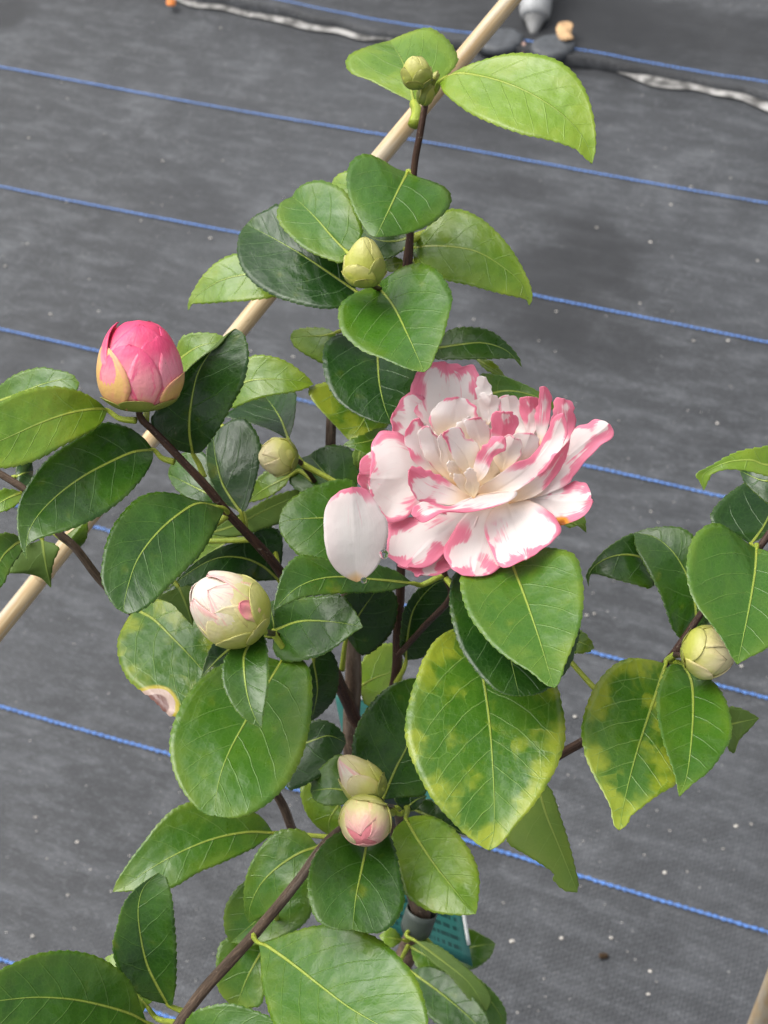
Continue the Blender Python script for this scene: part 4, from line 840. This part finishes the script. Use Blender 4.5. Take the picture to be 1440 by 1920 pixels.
# calyx behind the bloom
M_CAL = bud_material('calyx_scale', (.16, .24, .05), (.22, .30, .07), (.20, .22, .06))
for k in range(5):
    a = k * 1.2566 + .4
    ux, uy = math.cos(a), math.sin(a)
    c0 = (800 + 10 * ux, 700 + 10 * uy); t0 = (800 + 95 * ux, 700 + 80 * uy)
    blade('sepal', M_CAL, 'b1', .650, .648, c0, t0, [], [(800 + 60 * ux - 35 * uy, 700 + 55 * uy + 35 * ux)], [(800 + 60 * ux + 35 * uy, 700 + 55 * uy - 35 * ux)], flower, rows=24, serr=0, thick=.001, under=True)

# the loose petal hanging at the flower's left, caught on the leaf below
pt, B, G = blade('fallen_petal', PM, 'b1', .606, .588, (196, 1072), (175, 628), [(190, 950), (182, 780)], [(150, 1052), (100, 1016), (60, 950), (42, 850), (40, 765), (60, 700), (110, 650)], [(238, 1052), (290, 1000), (325, 920), (343, 800), (300, 720), (235, 640)], None, rows=70, serr=0, thick=.00055, par=(.8, .0, .35), arch=.003, fold=.003, wav=.0012, ruf=.0004, smid=True, tilt=.15, pv=.72)
tag(pt, 'loose white petal hanging tip-up at the open bloom, resting on leaves', 'petal')
nw = Nt('water'); gl = nw.node('ShaderNodeBsdfGlass', None, {'IOR': 1.33, 'Roughness': 0.}); nw.t.links.new(gl, nw.out.inputs[0]); M_WATER = nw.m
def drop(crop, q, z, r, label):
    c = unproj(*px(crop, [q])[0], z); V = []; n, m = 9, 14
    for i in range(n):
        th = math.pi * i / (n - 1)
        for j in range(m):
            ph = 2 * math.pi * j / m; rr = r * math.sin(th) * (1 if th > 1.6 else .75 + .25 * th / 1.6)
            V.append(c + np.array([rr * math.cos(ph), rr * math.sin(ph), r * 1.15 * math.cos(th)]))
    F = [(i * m + j, (i + 1) * m + j, (i + 1) * m + (j + 1) % m, i * m + (j + 1) % m) for i in range(n - 1) for j in range(m)]
    tag(link('water_drop', V, F, M_WATER, None, c), label, 'water drop')
drop('b1', (228, 1062), .602, .0013, 'tiny clear water drop at the browned foot of the loose petal')
drop('b1', (322, 940), .597, .0019, 'clear water drop between the loose petal and the bloom')

# ------------------------------------------------------------------ flower buds: imbricate scales over an egg-shaped core
def bud(c, L, W, axis, core, scales, label, pw=.8, qw=.62, bend=(0, 0)):
    """c = (px, py, z); axis in camera terms (right, up, towards camera); scales = (azimuth, half width, t0, t1, lift, flare, material)"""
    C = unproj(*c); ax = axis[0] * RT + axis[1] * UP - axis[2] * FW; ax /= np.linalg.norm(ax)
    f0 = -FW - ax * np.dot(-FW, ax); f0 /= np.linalg.norm(f0); s0 = np.cross(ax, f0)
    if np.dot(s0, RT) < 0 and abs(np.dot(s0, RT)) > .3: s0 = -s0
    base = C - ax * L * .5
    prof = lambda t: np.sin(np.pi * np.clip(t, 0, 1) ** pw) ** qw
    b = empty('bud', base - root_loc); b.parent = plant; b['label'] = label; WORLD_LOC[b.name] = base
    def pos(t, az, r):
        t, az, r = np.broadcast_arrays(t, az, r)
        return base + ax * (L * t)[..., None] + (r * np.cos(az))[..., None] * f0 + (r * np.sin(az))[..., None] * s0
    n, m = 26, 32
    t = np.linspace(.0, 1, n); G = pos(t[:, None], np.linspace(0, 2 * math.pi, m + 1)[None], (prof(t) * W * .485)[:, None])
    V = G.reshape(-1, 3); a1 = np.stack([np.tile(np.sin(np.linspace(0, 6.28, m + 1)), n), np.repeat(t, m + 1), np.full(n * (m + 1), rng.random())], 1)
    a2 = np.stack([np.tile(np.linspace(0, 6.28, m + 1) * W * 50, n), np.repeat(t * L * 100, m + 1), np.full(n * (m + 1), 1.)], 1)
    link('core', V, grid_faces(n, m + 1, 0, np.dot(np.cross(f0, s0), ax) < 0), core, b, base, {'uvs': a1, 'cm': a2})
    for i, (az, hw, t0, t1, lift, flare, mt) in enumerate(scales):
        n, m = 26, 17
        ta = np.linspace(0, 1, n); uu = np.linspace(-1, 1, m)
        w = np.where(ta > .4, np.sqrt(np.clip(1 - ((ta - .4) / .6) ** 2, 0, 1)), .72 + .28 * ta / .4) * hw
        tt = t0 + (t1 - t0) * ta
        A = az + uu[None] * w[:, None]
        # crinkle the free edge a little and let it stand proud
        e = np.abs(uu)[None] ** 3 * .35 + (ta[:, None] ** 4)
        rr = (prof(tt) * W * .5)[:, None] * (1 + lift) + flare * W * (ta[:, None] ** 3) + .00035 * e + .0003 * wobble(ta[:, None] * 5, uu[None] * 3, i + 40)
        G = pos(np.broadcast_to(tt[:, None], rr.shape), A, rr)
        cen = pos(np.broadcast_to(tt[:, None], rr.shape), A, rr * 0)
        V, F = slab2(G, cen, .0006)
        ed = edge_dist(G) * 100; sd = rng.random()
        a1 = np.stack([np.broadcast_to(uu, rr.shape), np.broadcast_to(ta[:, None], rr.shape), np.full(rr.shape, sd)], 2).reshape(-1, 3)
        a2 = np.stack([A * W * 50, np.broadcast_to(tt[:, None] * L * 100, rr.shape), ed.reshape(rr.shape)], 2).reshape(-1, 3)
        link('bud_scale' if t1 < .62 else 'bud_petal', V, F, mt, b, G[0, m // 2], {'uvs': np.vstack([a1, a1]), 'cm': np.vstack([a2, a2])})
    return b
def slab2(G, cen, thick):
    n, m, _ = G.shape
    d = G - cen; d = d / np.maximum(np.linalg.norm(d, axis=2, keepdims=True), 1e-6)
    V = np.vstack([G.reshape(-1, 3), (G - d * thick).reshape(-1, 3)])
    N = grid_normals(G); flip = (N * d).sum() < 0
    F = grid_faces(n, m, 0, not flip) + grid_faces(n, m, n * m, flip)
    ring = list(range(m)) + [i * m + m - 1 for i in range(1, n)] + [(n - 1) * m + j for j in range(m - 2, -1, -1)] + [i * m for i in range(n - 2, 0, -1)]
    k = n * m
    for a, b in zip(ring, ring[1:] + ring[:1]): F.append((a, b, b + k, a + k) if not flip else (a + k, b + k, b, a))
    return V, F
S_GREEN = bud_material('scale_green', (.14, .19, .03), (.25, .29, .05), (.30, .31, .07), brown=.5)
S_YEL = bud_material('scale_yellow', (.24, .30, .04), (.40, .42, .07), (.50, .48, .16), brown=.25)
S_CREAM = bud_material('scale_cream', (.36, .41, .06), (.55, .53, .15), (.68, .60, .33), pk=.05, brown=.18)
S_WHITE = bud_material('bud_petal_white', (.58, .54, .18), (.70, .62, .38), (.76, .67, .57), pk=.38, brown=.0)
S_BLUSH = bud_material('bud_petal_blush', (.62, .50, .20), (.72, .45, .33), (.74, .30, .32), pk=.5, brown=.1)
S_PINK = bud_material('bud_petal_pink', (.76, .27, .25), (.78, .26, .31), (.74, .07, .17), pink=(.74, .05, .16), pk=.85, brown=.0)
S_ROSE = bud_material('bud_petal_rose', (.76, .32, .30), (.79, .28, .35), (.74, .07, .18), pink=(.76, .08, .2), pk=.8, brown=.0)
S_ROSE2 = bud_material('bud_petal_rose_outer', (.74, .34, .25), (.78, .27, .31), (.75, .10, .22), pink=(.76, .08, .2), pk=.6, brown=.12)
S_TIP = bud_material('bud_petal_pink_tip', (.44, .45, .08), (.66, .60, .26), (.76, .44, .38), pink=(.80, .16, .26), pk=.25, brown=.0)
S_CORAL = bud_material('bud_petal_coral', (.70, .48, .24), (.76, .30, .27), (.78, .24, .27), brown=.0)
S_ORNG = bud_material('bud_petal_orange', (.70, .34, .18), (.68, .42, .14), (.70, .44, .20), pink=(.78, .22, .24), pk=.35, brown=.5)
pi = math.pi
# big pink bud on the left
bud((262, 684, .628), .0368, .0338, (.03, .95, .30), S_PINK, [
    (.25, 1.25, .10, .985, .00, .02, S_ROSE), (2.6, 1.3, .10, .97, .00, .0, S_PINK), (-1.6, .9, .08, .97, .012, .07, S_ROSE), (1.55, .95, .06, .93, .025, .0, S_ROSE),
    (.85, 1.0, .03, .88, .022, .005, S_ROSE), (-.15, .85, .03, .80, .034, .0, S_ROSE2), (-1.0, .95, .02, .74, .045, .0, S_ORNG), (1.45, .8, .02, .44, .05, .01, S_ORNG),
    (.05, .55, -.01, .20, .07, .02, S_GREEN), (-.95, .55, -.01, .17, .06, .02, S_GREEN), (1.0, .55, -.01, .17, .06, .02, S_GREEN), (2.2, .6, -.01, .17, .06, .02, S_GREEN), (-2.2, .6, -.01, .17, .06, .02, S_GREEN)],
    'fat deep pink bud about to open', .74, .40)
# cream and pink bud opening towards the left
bud((428, 1140, .592), .0335, .0275, (-.62, .52, .52), S_WHITE, [
    (-1.1, .9, .2, .97, .0, .06, S_WHITE), (1.7, 1.0, .2, .98, .0, .07, S_WHITE), (.3, 1.0, .15, .95, .005, .02, S_WHITE), (-2.7, .9, .15, .97, .0, .04, S_WHITE),
    (1.0, 1.0, .03, .84, .02, .0, S_CREAM), (-.35, 1.0, .03, .78, .03, .0, S_CREAM), (-1.9, .9, .05, .80, .025, .0, S_CREAM), (.42, .26, .36, .64, .056, .0, S_CORAL),
    (.95, .75, .0, .58, .05, .0, S_YEL), (-.75, .8, -.01, .46, .05, .0, S_YEL), (2.3, .8, .0, .55, .045, .0, S_YEL), (.05, .6, -.01, .30, .065, .0, S_YEL), (-2.2, .7, -.01, .42, .05, .0, S_YEL)],
    'cream bud with pink flecks opening at its tip', .80, .52)
# small green bud behind the stems
bud((521, 857, .680), .0185, .0165, (-.85, -.10, .45), S_CREAM, [
    (.6, .9, .05, .95, .02, 0, S_CREAM), (-.9, .9, .05, .93, .03, 0, S_CREAM), (2.6, 1., .05, .92, .02, 0, S_CREAM), (.1, .8, .0, .66, .06, 0, S_YEL), (1.7, .8, .0, .6, .05, 0, S_YEL), (-1.8, .8, .0, .6, .05, 0, S_YEL), (.9, .6, -.01, .34, .09, 0, S_GREEN), (-.7, .6, -.01, .36, .09, 0, S_GREEN)],
    'small green bud half hidden behind the dark folded leaf', .9, .55)
# yellow-green bud on the upper cluster
bud((683, 491, .628), .0212, .0168, (.02, .88, .46), S_YEL, [
    (-.5, 1.2, .02, 1.0, .0, 0, S_YEL), (1.4, 1.1, .02, .98, .01, 0, S_YEL), (3.0, 1.2, .02, .98, .0, 0, S_YEL), (.9, .75, .0, .66, .05, .01, S_GREEN), (-.35, .95, .0, .56, .04, 0, S_YEL), (-1.8, .8, .0, .6, .04, 0, S_YEL), (.1, .7, -.01, .3, .07, 0, S_GREEN), (1.6, .7, -.01, .32, .07, 0, S_GREEN), (-1.5, .7, -.01, .3, .07, 0, S_GREEN)],
    'plain yellow-green pointed bud above the heart-shaped leaf', .70, .60)
# top bud with two leaf buds beside it
bud((780, 136, .640), .0138, .0124, (-.22, .82, .52), S_YEL, [
    (-.3, 1.0, .05, .99, .0, .02, S_YEL), (1.3, 1.0, .05, .98, .02, .02, S_YEL), (3., 1.2, .05, .97, .0, 0, S_YEL), (-1.2, .8, .02, .78, .05, .01, S_GREEN), (.35, .85, .0, .68, .06, .01, S_GREEN), (1.6, .7, .0, .55, .06, 0, S_GREEN), (-.5, .7, -.01, .42, .10, .01, S_GREEN), (.7, .6, -.01, .3, .12, 0, S_GREEN)],
    'small scaly green bud crowning the top shoot', .80, .50)
bud((812, 148, .648), .0080, .0036, (.55, .80, .2), S_YEL, [(-.4, 1.1, .02, .99, .02, 0, S_YEL), (1.5, 1.1, .02, .9, .05, 0, S_GREEN), (.3, .9, .0, .5, .12, .05, S_GREEN)], 'slim pointed leaf bud beside the top bud', .75, .7)
bud((800, 172, .650), .0120, .0072, (.35, .90, .15), S_YEL, [(-.4, 1.1, .02, .95, .02, .02, S_GREEN), (1.3, 1.1, .02, .8, .06, .04, S_YEL), (-1.4, 1.0, .02, .7, .06, .0, S_YEL)], 'stubby yellow-green shoot tip under the top bud', .8, .5)
# right-hand bud
bud((1328, 1223, .608), .0215, .0205, (.72, -.10, .62), S_CREAM, [
    (.4, 1.0, .05, .96, .02, 0, S_CREAM), (-1.0, .9, .05, .95, .03, .01, S_CREAM), (2.4, 1.1, .05, .95, .02, 0, S_CREAM), (-2.6, .9, .05, .94, .02, 0, S_CREAM), (1.1, .8, .0, .74, .05, 0, S_CREAM), (-.3, .8, .0, .66, .06, 0, S_YEL), (-1.7, .8, .0, .66, .05, 0, S_YEL), (.5, .55, -.01, .28, .09, .01, S_GREEN), (-.8, .5, -.01, .22, .09, .01, S_GREEN)],
    'round yellow-green bud on the right-hand branch', .92, .52)
# the pair in the lower middle
bud((685, 1539, .622), .0215, .0208, (-.10, -.52, .80), S_CORAL, [
    (-.5, 1.25, .08, .985, .0, 0, S_TIP), (1.2, 1.25, .08, .985, .006, 0, S_TIP), (2.9, 1.25, .08, .98, .010, 0, S_TIP), (-2.2, 1.2, .08, .965, .014, 0, S_CREAM), (3.14, .95, .0, .66, .035, 0, S_YEL), (-1.6, .9, .0, .58, .035, 0, S_YEL), (1.7, .9, .0, .62, .035, 0, S_YEL), (.0, .9, .0, .5, .035, 0, S_YEL)],
    'round cream bud with a pink tip, lower of the pair', .95, .52)
bud((672, 1458, .640), .0250, .0170, (-.62, .72, .25), S_CREAM, [
    (-.5, .9, .05, .99, .01, .0, S_WHITE), (1.2, .9, .05, .99, .02, .0, S_CREAM), (2.9, 1., .05, .98, .0, 0, S_CREAM), (-.2, .9, .0, .70, .05, 0, S_CREAM), (-1.7, .9, .0, .7, .05, 0, S_YEL), (1.6, .9, .0, .62, .05, 0, S_YEL), (-.5, .8, -.02, .36, .08, 0, S_GREEN), (1.0, .8, -.02, .34, .08, 0, S_GREEN)],
    'cream bud with a pointed pink tip, upper of the pair', .62, .62)

# ------------------------------------------------------------------ hang label on the trunk
nl = Nt('label_print'); uvl, lu, lv, _ = nl.attr('uvs')
teal = nl.mix(nl.step(lv, .0, 1.), (.028, .155, .130), (.020, .120, .105))
rowf = nl.M('FRACT', nl.M('MULTIPLY', lv, 26.)); rowi = nl.M('FLOOR', nl.M('MULTIPLY', lv, 26.))
glyph = nl.noise(nl.comb(nl.M('MULTIPLY', lu, 30.), nl.M('MULTIPLY', rowi, 7.3), 0.), 1., 2., .7)
ink = nl.M('MULTIPLY', nl.step(rowf, .30, .36), nl.step(rowf, .74, .80, 1., 0.)); ink = nl.M('MULTIPLY', ink, nl.step(glyph, .40, .47))
ink = nl.M('MULTIPLY', ink, nl.M('MULTIPLY', nl.step(lu, .08, .12), nl.step(lu, .88, .93, 1., 0.)))
ink = nl.M('MULTIPLY', ink, nl.M('MULTIPLY', nl.step(lv, .76, .77), nl.step(lv, .965, .975, 1., 0.)))
blk = nl.M('MULTIPLY', nl.step(lv, .36, .38), nl.step(lv, .745, .75, 1., 0.))
cl_ = nl.mix(nl.M('MULTIPLY', ink, .85), teal, (.004, .030, .028)); cl_ = nl.mix(blk, cl_, (.008, .016, .014))
M_LAB = nl.bsdf(cl_, .28, None, spec=.5)
M_LABW = plain('label_white', (.72, .74, .72), .4, .4, .05, 30.)
lab0 = unproj(760, 1560, .92); lab = empty('plant_label', lab0); WORLD_LOC[lab.name] = lab0
def quad_grid(c4, zs, n=24, m=10, bow=0.):
    (A, B_, C_, D) = c4; v = np.linspace(0, 1, n)[:, None]; u_ = np.linspace(0, 1, m)[None]
    P = [(1 - v) * ((1 - u_) * A[k] + u_ * B_[k]) + v * ((1 - u_) * D[k] + u_ * C_[k]) for k in (0, 1)]
    z = (1 - v) * ((1 - u_) * zs[0] + u_ * zs[1]) + v * ((1 - u_) * zs[3] + u_ * zs[2]) + bow * 4 * u_ * (1 - u_)
    return unproj(P[0], P[1], z), np.broadcast_to(u_, (n, m)), np.broadcast_to(v, (n, m))
G, gu, gv = quad_grid(((626, 1296), (806, 1340), (886, 1812), (716, 1742)), (.90, .905, .925, .93), bow=.006)
V, F = slab(G, .0006); a1 = np.stack([gu, gv, gu * 0], 2).reshape(-1, 3)
link('card', V, F, M_LAB, lab, G[0, 0], {'uvs': np.vstack([a1, a1])})
for (e0_, e1_, nm) in ((G[:, -1], G[:, -1], 'rim'), (G[0], G[0], 'rim')):
    tube(nm, e0_[:: max(1, len(e0_) // 8)], [.0011] * len(e0_[:: max(1, len(e0_) // 8)]), M_LABW, lab, 8, 30)
# grey strap looped round the trunk
ctr = unproj(786, 1722, .886); tdir = unproj(766, 1780, .90) - unproj(790, 1710, .885); tdir /= np.linalg.norm(tdir)
a_ = np.cross(tdir, FW); a_ /= np.linalg.norm(a_); b_ = np.cross(tdir, a_)
ring = np.linspace(0, 2 * math.pi, 33); hh = np.linspace(-.007, .007, 5)
Gs = np.array([[ctr + tdir * h * (1 + .25 * math.sin(q)) + (a_ * math.cos(q) + b_ * math.sin(q)) * .0092 for q in ring] for h in hh])
cs = np.array([[ctr + tdir * h for q in ring] for h in hh])
V, F = slab2(Gs, cs, .0005)
link('strap', V, F, plain('strap_plastic', (.06, .075, .062), .5, .5, .05, 30.), lab, ctr)
tag(lab, 'teal printed plastic plant label tied round the trunk', 'plant label')

for r in STATS:
    if r[2] > 11 or r[2] < 2.2: print('LEN', r)
print('leaf stats n', len(STATS), 'median len', np.median([r[2] for r in STATS]))
